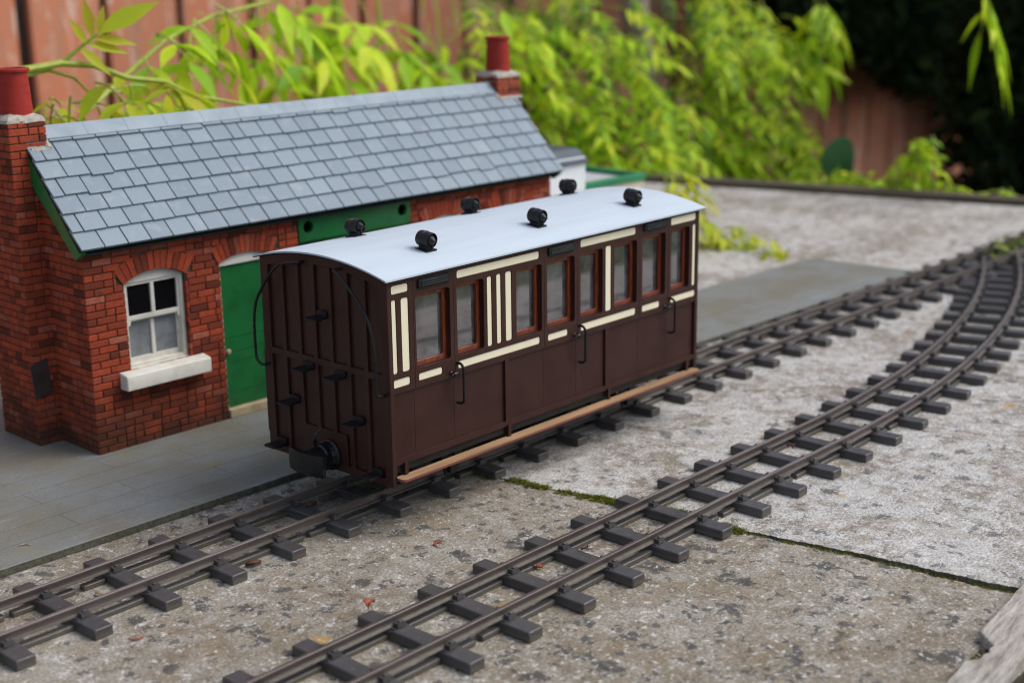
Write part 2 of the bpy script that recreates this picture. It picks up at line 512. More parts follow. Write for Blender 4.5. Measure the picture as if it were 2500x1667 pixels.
class MB:
    def __init__(self):
        self.v, self.f, self.mi = [], [], []
        self.cur = 0

    def add(self, vs, fs):
        o = len(self.v)
        self.v += [tuple(p) for p in vs]
        self.f += [tuple(i + o for i in f) for f in fs]
        self.mi += [self.cur] * len(fs)
        return self

    def box(self, x0, x1, y0, y1, z0, z1):
        vs = [(x, y, z) for z in (z0, z1) for y in (y0, y1) for x in (x0, x1)]
        return self.add(vs, [(0, 2, 3, 1), (4, 5, 7, 6), (0, 1, 5, 4), (2, 6, 7, 3), (0, 4, 6, 2), (1, 3, 7, 5)])

    def obox(self, o, u, v, w):
        """box from corner o along vectors u,v,w"""
        o, u, v, w = (Vector(a) for a in (o, u, v, w))
        vs = [o + u * a + v * b + w * c for c in (0, 1) for b in (0, 1) for a in (0, 1)]
        return self.add(vs, [(0, 2, 3, 1), (4, 5, 7, 6), (0, 1, 5, 4), (2, 6, 7, 3), (0, 4, 6, 2), (1, 3, 7, 5)])

    def brick(self, o, u, v, n, L, H, D, ch=.35):
        """brick on a face: front face chamfered; o lower-left of the face plane, n outward"""
        o, u, v, n = (Vector(a) for a in (o, u, v, n))
        vs = []
        for (a, b, c) in ((0, 0, -D), (L, 0, -D), (L, H, -D), (0, H, -D), (0, 0, 0), (L, 0, 0), (L, H, 0), (0, H, 0),
                          (ch, ch, ch * .8), (L - ch, ch, ch * .8), (L - ch, H - ch, ch * .8), (ch, H - ch, ch * .8)):
            vs.append(o + u * a + v * b + n * c)
        return self.add(vs, [(8, 9, 10, 11), (4, 5, 9, 8), (5, 6, 10, 9), (6, 7, 11, 10), (7, 4, 8, 11), (0, 1, 5, 4), (1, 2, 6, 5), (2, 3, 7, 6), (3, 0, 4, 7), (0, 3, 2, 1)])

    def ring(self, secs, closed=False, caps=True):
        n = len(secs[0])
        o = len(self.v)
        fs = []
        for s in secs:
            self.v += [tuple(p) for p in s]
        m = len(secs)
        for i in range(m if closed else m - 1):
            for j in range(n):
                a, b = o + i * n + j, o + i * n + (j + 1) % n
                c, d = o + ((i + 1) % m) * n + (j + 1) % n, o + ((i + 1) % m) * n + j
                fs.append((a, b, c, d))
        if caps and not closed:
            fs.append(tuple(o + j for j in range(n))[::-1])
            fs.append(tuple(o + (m - 1) * n + j for j in range(n)))
        self.f += fs
        self.mi += [self.cur] * len(fs)
        return self

    def tube(self, pts, r, n=8, r1=None):
        pts = [Vector(p) for p in pts]
        secs = []
        up = Vector((0, 0, 1))
        for i, p in enumerate(pts):
            d = (pts[min(i + 1, len(pts) - 1)] - pts[max(i - 1, 0)]).normalized()
            a = d.cross(up)
            if a.length < .05:
                a = d.cross(Vector((1, 0, 0)))
            a.normalize()
            b = a.cross(d)
            k = i / max(1, len(pts) - 1)
            q = r if r1 is None else r + (r1 - r) * k
            secs.append([p + a * q * math.cos(2 * pi * j / n) + b * q * math.sin(2 * pi * j / n) for j in range(n)])
        return self.ring(secs)

    def rod(self, pts, r, n=10, sub=5):
        P = [Vector(p) for p in pts]
        out = []
        for i in range(len(P) - 1):
            a, b, c, d = P[max(i - 1, 0)], P[i], P[i + 1], P[min(i + 2, len(P) - 1)]
            for k in range(sub):
                t = k / sub
                out.append(.5 * ((2 * b) + (c - a) * t + (2 * a - 5 * b + 4 * c - d) * t * t + (3 * b - a - 3 * c + d) * t ** 3))
        out.append(P[-1])
        return self.tube(out, r, n)

    def lathe(self, prof, o, ax=(0, 0, 1), n=24):
        o, ax = Vector(o), Vector(ax).normalized()
        a = ax.orthogonal().normalized()
        b = ax.cross(a)
        secs = [[o + ax * h + (a * math.cos(2 * pi * j / n) + b * math.sin(2 * pi * j / n)) * max(r, .001) for j in range(n)] for r, h in prof]
        return self.ring(secs)

    def prism(self, poly, o, u, v, w):
        """polygon in (u,v) swept along w"""
        o, u, v, w = (Vector(a) for a in (o, u, v, w))
        return self.ring([[o + u * a + v * b for a, b in poly], [o + u * a + v * b + w for a, b in poly]])

    def plate(self, outline, holes, o, u, v, n, t, bev=0.0):
        """flat plate with holes: face toward n, thickness t behind it"""
        cu = bpy.data.curves.new("tmp", 'CURVE')
        cu.dimensions = '2D'
        cu.fill_mode = 'BOTH'
        cu.extrude = max(.001, t / 2 - bev)
        cu.bevel_depth = bev
        cu.bevel_resolution = 1
        cu.offset = -bev
        for pl in [outline] + list(holes):
            sp = cu.splines.new('POLY')
            sp.points.add(len(pl) - 1)
            for q, (x, y) in zip(sp.points, pl):
                q.co = (x, y, 0, 1)
            sp.use_cyclic_u = True
        ob = bpy.data.objects.new("tmp", cu)
        C.objects.link(ob)
        dg = bpy.context.evaluated_depsgraph_get()
        me = bpy.data.meshes.new_from_object(ob.evaluated_get(dg))
        o, u, v, n = (Vector(a) for a in (o, u, v, n))
        flip = u.cross(v).dot(n) < 0
        vs = [o + u * p.co.x + v * p.co.y + n * (p.co.z - t / 2) for p in me.vertices]
        fs = [tuple(p.vertices)[::-1] if flip else tuple(p.vertices) for p in me.polygons]
        self.add(vs, fs)
        bpy.data.objects.remove(ob)
        bpy.data.curves.remove(cu)
        bpy.data.meshes.remove(me)
        return self

    def build(self, name, mat, parent=None, base=(0, 0, 0), bevel=0, smooth=True, merge=False):
        me = bpy.data.meshes.new(name)
        b = Vector(base)
        me.from_pydata([((p[0] - b.x) * S, (p[1] - b.y) * S, (p[2] - b.z) * S) for p in self.v], [], self.f)
        mats = mat if isinstance(mat, (list, tuple)) else [mat]
        for m in mats:
            me.materials.append(m)
        if len(mats) > 1:
            me.polygons.foreach_set('material_index', self.mi)
        me.validate()
        if merge:
            bm = bmesh.new()
            bm.from_mesh(me)
            bmesh.ops.remove_doubles(bm, verts=bm.verts, dist=.02 * S)
            bm.to_mesh(me)
            bm.free()
        if smooth:
            me.shade_smooth()
            me.set_sharp_from_angle(angle=R_(32))
        o = bpy.data.objects.new(name, me)
        C.objects.link(o)
        if parent:
            o.parent = parent
        if bevel:
            md = o.modifiers.new("bevel", 'BEVEL')
            md.width = bevel * S
            md.segments = 2
            md.limit_method = 'ANGLE'
        return o


def tag(o, label=None, cat=None, group=None, kind=None):
    if label:
        o['label'] = label
    if cat:
        o['category'] = cat
    if group:
        o['group'] = group
    if kind:
        o['kind'] = kind
    return o


def thing(name, loc, label, cat, rz=0.0, group=None):
    o = bpy.data.objects.new(name, None)
    o.empty_display_size = .01
    o.location = Vector(loc) * S
    o.rotation_euler = (0, 0, rz)
    C.objects.link(o)
    return tag(o, label, cat, group)


# ================================================================== ground
def near_z(x, y):
    return min(0.0, (y + 60) * .012)


def joint_x(y):
    return 111 - .165 * y + .9 * math.sin(y * .05) + .4 * math.sin(y * .23 + 1) + .35 * math.sin(y * .71) + .3 * math.sin(y * 1.9)


def slab(name, mat, x_of, ys, zf, nx, depth=38):
    """one paving slab: top grid with skirts; x_of(y) -> (x0, x1)"""
    mb = MB()
    rows = []
    for y in ys:
        x0, x1 = x_of(y)
        rows.append([(x0 + (x1 - x0) * i / nx, y, zf(x0 + (x1 - x0) * i / nx, y)) for i in range(nx + 1)])
    n = nx + 1
    vs = [p for r in rows for p in r]
    fs = [(j * n + i, j * n + i + 1, (j + 1) * n + i + 1, (j + 1) * n + i) for j in range(len(ys) - 1) for i in range(nx)]
    mb.add(vs, fs)
    loop = [(0, i) for i in range(n)] + [(j, nx) for j in range(1, len(ys))] + [(len(ys) - 1, i) for i in range(nx - 1, -1, -1)] + [(j, 0) for j in range(len(ys) - 2, 0, -1)]
    top = [rows[j][i] for j, i in loop]
    k = len(top)
    mb.add(top + [(p[0], p[1], p[2] - depth) for p in top], [(i, i + k, (i + 1) % k + k, (i + 1) % k) for i in range(k)])
    return tag(mb.build(name, mat, smooth=False), kind='structure')


ysn = [-336 + 1.2 * i for i in range(320)] + [48 + 8 * i for i in range(84)]
slab('pavement', M['near'], lambda y: (-1150, joint_x(y) - .9), ysn, near_z, 40)
slab('pavement', M['far'], lambda y: (joint_x(y) + .9, 1325 - .24 * (y - 60)), ysn, lambda x, y: 0.0, 40)
g = MB()
g.add([(-40000, -40000, -620), (40000, -40000, -620), (40000, 40000, -620), (-40000, 40000, -620)], [(0, 1, 2, 3)])
tag(g.build('ground', M['earth'], smooth=False), kind='structure')
g = MB()
nl = 40
g.add([(-3500 + 7000 * i / nl, -4600 + 4150 * j / nl, -60 + 4 * math.sin(i * 1.7 + j)) for j in range(nl + 1) for i in range(nl + 1)],
      [(j * (nl + 1) + i, j * (nl + 1) + i + 1, (j + 1) * (nl + 1) + i + 1, (j + 1) * (nl + 1) + i) for j in range(nl) for i in range(nl)])
tag(g.build('lawn', M['lawn']), kind='structure')

# dark edging along the far end of the paving
g = MB()
g.obox((1331 - .24 * -720, -660, -60), (1325 - .24 * 640 - (1331 + .24 * 720) + 6, 1360, 0), (34, 8, 0), (0, 0, 68))
tag(g.build('timber_edging', M['edge_timber'], bevel=3), 'long dark damp timber edging closing the far end of the pale paving', 'timber edging')


def jag(rng, x0, x1, y, amp, n):
    return [(x0 + (x1 - x0) * i / n, y + rng.uniform(-amp, amp)) for i in range(n + 1)]


rng = random.Random(5)
# weathered sleepers at the paving's near edge
th = .10
t1 = thing('timber_edging', (86, -309, -4), 'bleached rotten timber with a broken notch, along the near edge of the brown slab', 'timber edging', rz=th)
poly = [(-420, -25), (1300, -25), (1300, 0), (900, .4), (600, -.3)] + [(420 - i * 10.2, rng.uniform(-.5, .5)) for i in range(41)] + [(10, -.4), (7, -3), (3, -6.5), (0, -10), (-4, -9), (-8, -10.5), (-12, -8.5), (-17, -9), (-20, -6), (-24, -3)] + [(-34 - i * 10, rng.uniform(-4.4, -3.2)) for i in range(38)]
g = MB()
g.prism(poly, (0, 0, -30), (1, 0, 0), (0, 1, 0), (0, 0, 36.5))
g.build('beam', M['timber'], t1, bevel=.8)
g = MB()
for i in range(60):
    a = rng.uniform(-22, 4)
    g.lathe([(.1, 0), (rng.uniform(.8, 1.6), .7), (.1, 1.6)], (a, rng.uniform(-9, -3), rng.uniform(-1.5, 1.0)), n=6)
g.build('moss_clump', M['moss_dark'], t1)
t2 = thing('timber_edging', (86, -344, -6), 'second bleached timber beyond the dark gap at the brown slab edge', 'timber edging', rz=th)
g = MB()
g.box(-420, 1300, -60, 0, -30, 7)
g.build('beam', M['timber'], t2, bevel=1.5)


# ================================================================== platform
pl = MB()
outl = [(-420, 126.5), (27, 115.4), (825, 87.8), (818.3, 207.7), (600, 215), (604, 420), (-420, 452)]
pl.prism(outl, (0, 0, .1), (1, 0, 0), (0, 1, 0), (0, 0, 4.9))
plat = pl.build('platform', M['platform'], bevel=.5)
tag(plat, 'thin grey boarded platform lying beside the carriage track under the brick building', 'platform')
sm = MB()
for k in range(1, 6):
    yo = k * 23.5
    sm.box(-420, 600, 0, .22, 5.02, 5.06)
    vs = sm.v[-8:]
    sm.v[-8:] = [(x, 122.5 + yo - .031 * (x + 180) + y, z) for x, y, z in vs]
rs = random.Random(8)
for k in range(6):
    for x in range(-400, 560, 115):
        xx = x + (k % 2) * 55 + rs.uniform(-8, 8)
        y0 = 122.8 + k * 23.5 - .031 * (xx + 180)
        sm.box(xx, xx + .2, y0, y0 + 23, 5.02, 5.06)
sm.build('board_joint', M['joint'], plat, smooth=False)


# ================================================================== track
SL, PITCH = 77.36, 41.444


def sleeper_mesh(pitch, strip):
    mb = MB()
    mb.box(-5.25, 5.25, -SL / 2, SL / 2, 0, 5.7)
    me = mb.build('sleeper', M['sleeper'], bevel=.55)
    return me


def strip_into(mb, pitch, gaps):
    for s, gp in zip((-1, 1), gaps):
        y = s * 18.2
        if gp:
            mb.box(5.0, pitch / 2 - 2.2, y - 2.4, y + 2.4, .0, 3.0)
            mb.box(pitch / 2 + 2.2, pitch - 5.0, y - 2.4, y + 2.4, .0, 3.0)
        else:
            mb.box(5.0, pitch - 5.0, y - 2.4, y + 2.4, .0, 3.0)


def chair(mb, y):
    mb.box(-4.4, 4.4, y - 5.0, y + 5.0, 5.6, 6.35)
    for s in (-1, 1):
        mb.box(-2.5, 2.5, y + s * 3.8 - 1.8, y + s * 3.8 + 1.8, 6.2, 8.7)
        mb.lathe([(1.1, 0), (1.1, .8), (.7, 1.1)], (0, y + s * 4.1, 8.65), n=8)


SLEEPERS = {}
for key, pitch, gaps in (('a', PITCH, (0, 0)), ('b', PITCH, (1, 0)), ('c', PITCH, (0, 1)), ('d', 38.0, (0, 0))):
    mb = MB()
    mb.box(-5.25, 5.25, -SL / 2, SL / 2, 0, 5.7)
    if key != 'd':
        strip_into(mb, pitch, gaps)
    SLEEPERS[key] = mb
CH = MB()
chair(CH, 0)
rail_chair_mesh = None


def rail_profile():
    # (offset, height) around the section of flat-bottomed rail
    return [(-2.5, 6.3), (2.5, 6.3), (2.5, 6.85), (.75, 7.35), (.6, 9.4), (1.25, 9.8), (1.25, 11.0), (.95, 11.3), (-.95, 11.3), (-1.25, 11.0), (-1.25, 9.8), (-.6, 9.4), (-.75, 7.35), (-2.5, 6.85)]


def rail_mesh(path, off, zf):
    """path: list of (x, y, heading)"""
    mb = MB()
    secs = []
    for x, y, a in path:
        nx, ny = -math.sin(a), math.cos(a)
        z = zf(x, y)
        secs.append([(x + nx * (off + o), y + ny * (off + o), h + z) for o, h in rail_profile()])
    mb.ring(secs)
    return mb


_sl_mesh = {}
_ch_mesh = [None]


def add_sleeper(parent, base, key, x, y, z, a, rails=(-17.5, 17.5)):
    if key not in _sl_mesh:
        o = SLEEPERS[key].build('sleeper', M['sleeper'], bevel=.5)
        _sl_mesh[key] = o.data
        bpy.data.objects.remove(o)
    o = bpy.data.objects.new('sleeper', _sl_mesh[key])
    C.objects.link(o)
    md = o.modifiers.new("bevel", 'BEVEL')
    md.width = .75 * S
    md.segments = 2
    md.limit_method = 'ANGLE'
    o.parent = parent
    o.location = Vector((x - base[0], y - base[1], z - base[2])) * S
    o.rotation_euler = (0, 0, a)
    if _ch_mesh[0] is None:
        q = CH.build('rail_chair', M['sleeper'], bevel=.3)
        _ch_mesh[0] = q.data
        bpy.data.objects.remove(q)
    for r in rails:
        q = bpy.data.objects.new('rail_chair', _ch_mesh[0])
        C.objects.link(q)
        q.parent = o
        q.location = (0, r * S, 0)


rk = random.Random(3)
X0 = -228.123
base = (0, 55, 0)
trk = thing('railway_track', base, 'straight model railway track under the maroon carriage, beside the platform', 'track', group='model railway tracks on the concrete')
i0 = -4
for i in range(i0, 36):
    add_sleeper(trk, base, rk.choice('aaabc') if i % 6 else 'c', X0 + i * PITCH + 5.25 + rk.uniform(-.4, .4), 55 + rk.uniform(-.4, .4), 0, rk.uniform(-.012, .012))
for s in (-1, 1):
    path = [(x, 55, 0) for x in range(-420, 1300, 80)]
    rail_mesh(path, s * 17.5, lambda x, y: 0).build('rail', M['rail'], trk, base=base)

# front track: straight, then a curve towards the first
X1, YF = -91.707, -146.86
base = (0, -108, 0)
trf = thing('railway_track', base, 'empty model railway track in front, curving away towards the carriage track', 'track', group='model railway tracks on the concrete')


def cen(x):
    if x < 290:
        return -108.2 - .0045 * (x - 100)
    return -109.05 + (x - 290) ** 2 / (2 * 1340)


def head(x):
    return -.0045 if x < 290 else math.atan((x - 290) / 1340)


def fz(x, y):
    return near_z(x, y) * max(0, min(1, (150 - x) / 60))


x = X1 - 3 * PITCH + 5.25
n = -3
while x < 905:
    step = PITCH if x < 470 else (38.5 if x < 700 else 32.0)
    add_sleeper(trf, base, ('d' if x >= 700 else (rk.choice('aaab') if n % 5 else 'b')), x + rk.uniform(-.4, .4), cen(x) + rk.uniform(-.4, .4), fz(x, -110), head(x) + rk.uniform(-.012, .012))
    x += step * math.cos(head(x))
    n += 1
path = [(x, cen(x), head(x)) for x in list(range(-260, 280, 60)) + list(range(290, 960, 12))]
for s in (-1, 1):
    mb = rail_mesh([p for p in path if p[0] < (915 if s > 0 else 990)], s * 17.5, lambda x, y: fz(x, -110))
    mb.build('rail', M['rail'], trf, base=base)


# ================================================================== carriage
LEN, W = 300.5, 110.0
ZB, ZT, ZE = 41.3, 148.9, 28.75
cbase = (150, 55, 11.3)
car = thing('railway_carriage', cbase, 'maroon and cream wooden model railway carriage with pale grey curved roof', 'carriage')


def cp(mb, name, mat, parent=car, **k):
    return mb.build(name, mat, parent, base=cbase, **k)


RX0, RX1, RY0, RY1 = -3.0, 304.0, -3.0, 113.0
RAD = (58 ** 2 + 8.1 ** 2) / (2 * 8.1)
RCZ = 158.6 - RAD


def roof_z(y, r=RAD):
    return RCZ + math.sqrt(r * r - (y - 55) ** 2)


# windows and panels of the visible side  (x0, x1, z0, z1)
WIN = [(21.9, 49.6, 95.2, 138.0), (55.3, 78.2, 95.2, 138.0), (107.3, 131.0, 95.2, 138.0), (136.1, 163.2, 95.2, 138.2),
       (169.0, 191.8, 95.4, 138.4), (204.3, 228.7, 95.4, 138.4), (235.0, 261.0, 95.4, 138.8), (267.8, 289.4, 95.6, 139.0)]
PAN = [(3.6, 16.8, 141.0, 146.0), (3.4, 7.0, 95.3, 138.0), (10.7, 16.6, 95.2, 138.0), (3.2, 16.4, 87.0, 92.0), (23.2, 42.4, 87.3, 91.8),
       (55.8, 129.0, 141.4, 146.3), (81.3, 85.5, 95.3, 138.2), (89.6, 93.7, 95.3, 138.3), (97.6, 103.2, 95.3, 138.4), (55.6, 129.1, 87.3, 92.1),
       (136.8, 156.3, 87.2, 91.6), (169.2, 227.5, 142.0, 147.0), (195.0, 201.0, 95.4, 138.9), (169.4, 227.8, 87.1, 92.0), (235.0, 255.1, 87.2, 91.8),
       (267.3, 297.1, 142.1, 147.2), (293.4, 296.9, 95.4, 139.2), (268.0, 297.5, 87.5, 92.0)]
SEG = [(0.12, 20.1), (20.3, 52.6), (52.8, 133.3), (133.5, 165.7), (165.9, 231.6), (231.8, 264.2), (264.4, LEN - .12)]
U, V, NY = (1, 0, 0), (0, 0, 1), (0, -1, 0)
WZ = 83.7      # underside of the waist rail
for k, (a, b) in enumerate(SEG):
    inside = lambda q: a - .01 <= q[0] and q[1] <= b + .01
    wins = [w for w in WIN if inside(w)]
    pans = [q for q in PAN if inside(q)]
    mb = MB()
    # beading layer
    holes = [rr(w[0], w[1], w[2], w[3], 2.0) for w in wins] + [rr(q[0], q[1], q[2], q[3], min(1.3, (q[1] - q[0]) * .3)) for q in pans]
    mb.plate(rr(a, b, WZ, ZT), holes, (0, 0, 0), U, V, NY, 1.4, .12)
    # base layer
    mb.plate(rr(a, b, ZB, ZT), [rr(w[0] + .4, w[1] - .4, w[2] + .4, w[3] - .4, 1.6) for w in wins], (0, 1.6, 0), U, V, NY, 1.6)
    if k == 0:
        mb.box(.12, 3.3, 0, 1.5, ZB, WZ)
    if k == len(SEG) - 1:
        mb.box(LEN - 3.3, LEN - .12, 0, 1.5, ZB, WZ)
    mb.box(a, b, .02, 1.5, ZB, 44.6)
    for s0, s1 in ((96.3, 99.6), (195.1, 199.0)):
        if a < s0 and s1 < b:
            mb.box(s0, s1, .01, 1.5, 44.6, WZ)
    seg = cp(mb, 'door' if k % 2 else 'side_panelling', M['maroon'])
    for q in pans:
        pm = MB()
        pm.plate(rr(q[0], q[1] - .25, q[2] + .15, q[3], min(1.3, (q[1] - q[0]) * .3)), [], (0, .45, 0), U, V, NY, 1.4, .15)
        po = pm.build('cream_panel', M['cream'], seg, base=cbase) if k % 2 else cp(pm, 'cream_panel', M['cream'])
    for w in wins:
        wm = MB()
        fw = 2.9
        wm.plate(rr(w[0] - .4, w[1] + .4, w[2] - .4, w[3] + .4), [rr(w[0] + fw, w[1] - fw, w[2] + fw, w[3] - fw, 1.2)], (0, 3.25, 0), U, V, NY, 1.9, .3)
        fo = cp(wm, 'window_frame', M['mahogany'])
        pm = MB()
        pm.box(w[0] + 1.5, w[1] - 1.5, 5.3, 5.6, w[2] + 1.5, w[3] - 1.5)
        pm.build('pane', M['glass'], fo, base=cbase)
# louvred bonnets over the doors
for x0, x1, z in ((23.6, 49.4, 144.0), (136.8, 162.6, 144.4), (235.4, 261.6, 145.3)):
    mb = MB()
    mb.plate(rr(x0, x1, z - 2.7, z + 2.7, 1.2), [], (0, -1.4, 0), U, V, NY, 1.8, .5)
    for i in range(3):
        zz = z - 1.5 + i * 1.25
        mb.prism([(-1.9, 0), (-1.35, .75), (-1.35, -.1)], (x0 + 2.2, 0, zz), (0, 1, 0), (0, 0, 1), (x1 - x0 - 4.4, 0, 0))
    cp(mb, 'door_louvre', M['louvre'])
# door furniture
for xh in (54.3, 167.6, 266.1):
    mb = MB()
    p = [(xh, 0, 91.4), (xh + .3, -2.6, 91.2), (xh + .3, -4.5, 89.6), (xh + .3, -5.0, 87.0), (xh + .2, -5.0, 70.5), (xh, -4.4, 68.2), (xh - .2, -2.6, 67.3), (xh - .4, .3, 67.2)]
    mb.rod(p, .85)
    cp(mb, 'grab_rail', M['black'])
    mb = MB()
    hx = xh - 5.2
    mb.lathe([(1.3, 0), (1.3, .5), (.75, .9), (.75, 3.2)], (hx, 0, 86.2), (0, -1, 0), 12)
    mb.lathe([(.35, -1.6), (.6, -1.2), (.55, 0), (1.25, .5), (1.25, 2.2), (.8, 2.6), (.75, 4.6), (1.0, 4.9), (.6, 5.3)], (hx - 1.3, -3.2, 86.2), (1, 0, .02), 12)
    cp(mb, 'door_handle', M['black_gloss'])

# far side: same openings, simpler skin
mb = MB()
mb.plate(rr(.12, LEN - .12, ZB, ZT), [rr(w[0] + 2, w[1] - 2, w[2] + 2, w[3] - 2, 1.5) for w in WIN], (0, W, 0), U, V, (0, 1, 0), 3.0)
cp(mb, 'side_panelling', M['maroon'])
mb = MB()
mb.box(.5, 12, W + .02, W + 1.6, ZB - 1, 92)
cp(mb, 'edge_strip', M['maroon'])

# end wall with recessed panels
def arc_pts(inset_top, y0, y1, n=20):
    return [(y1 + (y0 - y1) * i / n, roof_z(y1 + (y0 - y1) * i / n) - inset_top) for i in range(n + 1)]


def end_poly(y0, y1, z0, drop):
    return [(y0, z0), (y1, z0)] + arc_pts(drop, y0, y1, max(3, int((y1 - y0) / 5)))


EP = [(92.2, 103.3), (78.4, 89.4), (64.3, 75.2), (50.1, 61.1), (35.5, 47.0), (20.8, 32.3), (6.0, 17.6)]
for xo, sgn in ((0, -1), (LEN, 1)):
    mb = MB()
    holes = [end_poly(a, b, 95.0, 7.4) for a, b in EP]
    low = []
    for k, (a, b) in enumerate(EP):
        z0 = 33.3
        if k in (2, 3):
            z0 = 52.2
        if k == 4:
            low.append([(a, 33.3), (38.3, 33.3), (38.3, 51.0), (39.4, 52.2), (b, 52.2), (b, 91.0), (a, 91.0)])
        else:
            low.append(rr(a, b, z0, 91.0, .9))
    mb.plate(end_poly(-.25, W + .25, ZE, 1.3), holes + low, (xo, 0, 0), (0, 1, 0), V, (sgn, 0, 0), 1.8, .2)
    mb.plate(end_poly(-.2, W + .2, ZE + .05, 1.35), [], (xo - sgn * 1.7, 0, 0), (0, 1, 0), V, (sgn, 0, 0), 1.5)
    cp(mb, 'end_wall', M['maroon'])

# steps up the end
for y0, y1, z in ((50.1, 59.4, 121.4), (64.2, 74.4, 88.3), (36.2, 46.2, 88.0), (78.6, 89.2, 64.9), (22.0, 31.6, 63.0), (93.2, 103.4, 35.0), (7.9, 16.9, 34.8)):
    mb = MB()
    mb.plate(rr(0, 10.6, y0, y1, 1.0), [], (0, 0, z + .5), (-1, 0, 0), (0, 1, 0), (0, 0, 1), 1.2, .2)
    mb.plate(rr(y0 + .3, y1 - .3, z - 1.0, z + 3.4, 1.0), [], (-1.0, 0, 0), (0, 1, 0), V, (-1, 0, 0), 1.0, .2)
    mb.box(-5, -.5, (y0 + y1) / 2 - .6, (y0 + y1) / 2 + .6, z - 2.4, z - .5)
    cp(mb, 'end_step', M['black'])
# handrails of the end
mb = MB()
mb.rod([(0, 70, 151.6), (-4, 70, 151.8), (-5.2, 73, 151.6), (-5.5, 86, 148.4), (-5.5, 97, 139), (-5.5, 104, 130.5), (-5.5, 108.5, 124), (-5.5, 111, 116), (-5.5, 112, 108), (-5.5, 112, 91), (-5.3, 110.5, 86), (-4, 107.5, 84), (0, 106.5, 84)], .9)
cp(mb, 'handrail', M['black'])
mb = MB()
mb.rod([(0, 36.5, 151.8), (-4, 38, 151.8), (-5.2, 37.2, 151.4), (-5.5, 33, 149.6), (-5.5, 23, 141.5), (-5.5, 13, 131.6), (-5.5, 7.6, 120.5), (-5.5, 5.2, 105), (-5.5, 5.2, 88), (-5.2, 5.0, 84.6), (-3.5, 4.4, 83.6), (0, 4.2, 83.4)], .9)
cp(mb, 'handrail', M['black'])

# buffer and coupling
mb = MB()
sec = []
for i in range(9):
    a = -1 + i / 4
    y = 55.5 + a * 15.3
    sec.append((y, -20.0 + 2.6 * a * a))
rows = [(30.0, .94), (31.2, 1.0), (35.5, 1.0), (41.2, 1.0), (43.2, .93)]
front = [[(xx, 55.5 + (y - 55.5) * k, z) for y, xx in sec] for z, k in rows]
secs = []
for r in front:
    secs.append(r + [(p[0] + 2.0, p[1], p[2]) for p in reversed(r)])
mb.ring(secs)
buf = cp(mb, 'buffer', M['black_gloss'])
mb = MB()
mb.lathe([(9.5, 0), (9.5, 1.2), (8.4, 2.0), (7.6, 5), (8.3, 6), (8.3, 8.2), (7.2, 9), (6.6, 17.5)], (0, 53.5, 37.5), (-1, 0, 0), 24)
mb.lathe([(1.2, 0), (1.4, 2)], (-8, 57.5, 44.5), (0, 0, 1), 8)
mb.build('buffer_stock', M['black_gloss'], buf, base=cbase)
mb = MB()
mb.tube([(-8, 56.8, 43.5), (-9, 57, 47.5), (-8.4, 56.6, 51), (-6.6, 55.6, 53.6), (-5, 54.6, 54.4)], 1.25, 10, .8)
mb.build('coupling_hook', M['black_gloss'], buf, base=cbase)

# roof
mb = MB()
N = 36
secs = []
for x in (RX0, RX0 + 60, RX0 + 150, RX1):
    s = [(x, RY0 + (RY1 - RY0) * i / N, roof_z(RY0 + (RY1 - RY0) * i / N)) for i in range(N + 1)]
    s += [(x, RY1 + (RY0 - RY1) * i / N, roof_z(RY1 + (RY0 - RY1) * i / N) - 1.0) for i in range(N + 1)]
    secs.append(s)
mb.ring(secs)
roof = cp(mb, 'roof', M['roof'])
mb = MB()   # dark underside and edge bead
secs = []
for x in (RX0 + .25, RX1 - .25):
    s = [(x, RY0 + .25 + (RY1 - RY0 - .5) * i / N, roof_z(RY0 + .25 + (RY1 - RY0 - .5) * i / N) - 1.0) for i in range(N + 1)]
    s += [(p[0], p[1], p[2] - .5) for p in reversed(s)]
    secs.append(s)
mb.ring(secs)
cp(mb, 'roof_lining', M['dark'])

# torpedo ventilators
for px, py in ((54, 23), (153, 23), (253, 23), (57, 92), (160, 95), (262, 98.5)):
    py = py if py < 50 else 87
    zr = roof_z(py)
    sl = -(py - 55) / math.sqrt(RAD ** 2 - (py - 55) ** 2)
    ax = Vector((0, -1, -sl * .6)).normalized()
    up = Vector((0, -ax.z, ax.y)) * -1
    up = Vector((1, 0, 0)).cross(ax)
    if up.z < 0:
        up = -up
    o = Vector((px, py, zr))
    mb = MB()
    mb.obox(o - Vector((4.2, 0, 0)) - ax * 5 - up * .6, (8.4, 0, 0), ax * 10, up * 1.3)
    mb.obox(o - Vector((2.4, 0, 0)) - ax * 3.6, (4.8, 0, 0), ax * 7.2, up * 3.0)
    c0 = o + up * 6.2 - ax * 4.8
    mb.lathe([(3.6, .4), (4.5, 0), (4.7, .5), (4.7, 3.6), (4.95, 3.8), (4.95, 4.4), (4.7, 4.6), (4.7, 9.2), (4.5, 9.6), (4.1, 9.6), (4.0, 7.6), (3.0, 7.2)], c0, ax, 24)
    mb.lathe([(3.0, 7.2), (3.3, 8.0), (2.6, 9.8), (1.2, 11.4), (.5, 12.2), (.5, 13.2), (.2, 13.4)], c0, ax, 16)
    mb.lathe([(3.4, .4), (2.6, -.8), (1.0, -2.0), (.4, -2.4), (.4, -3.0)], c0, ax, 16)
    for s in (-1, 1):
        mb.obox(c0 + ax * (9.7 if s > 0 else -1.0) + Vector((-.4, 0, 0)) - up * 5.0, (.8, 0, 0), ax * .8, up * 5)
    mb.build('roof_ventilator', M['black'], roof, base=cbase)

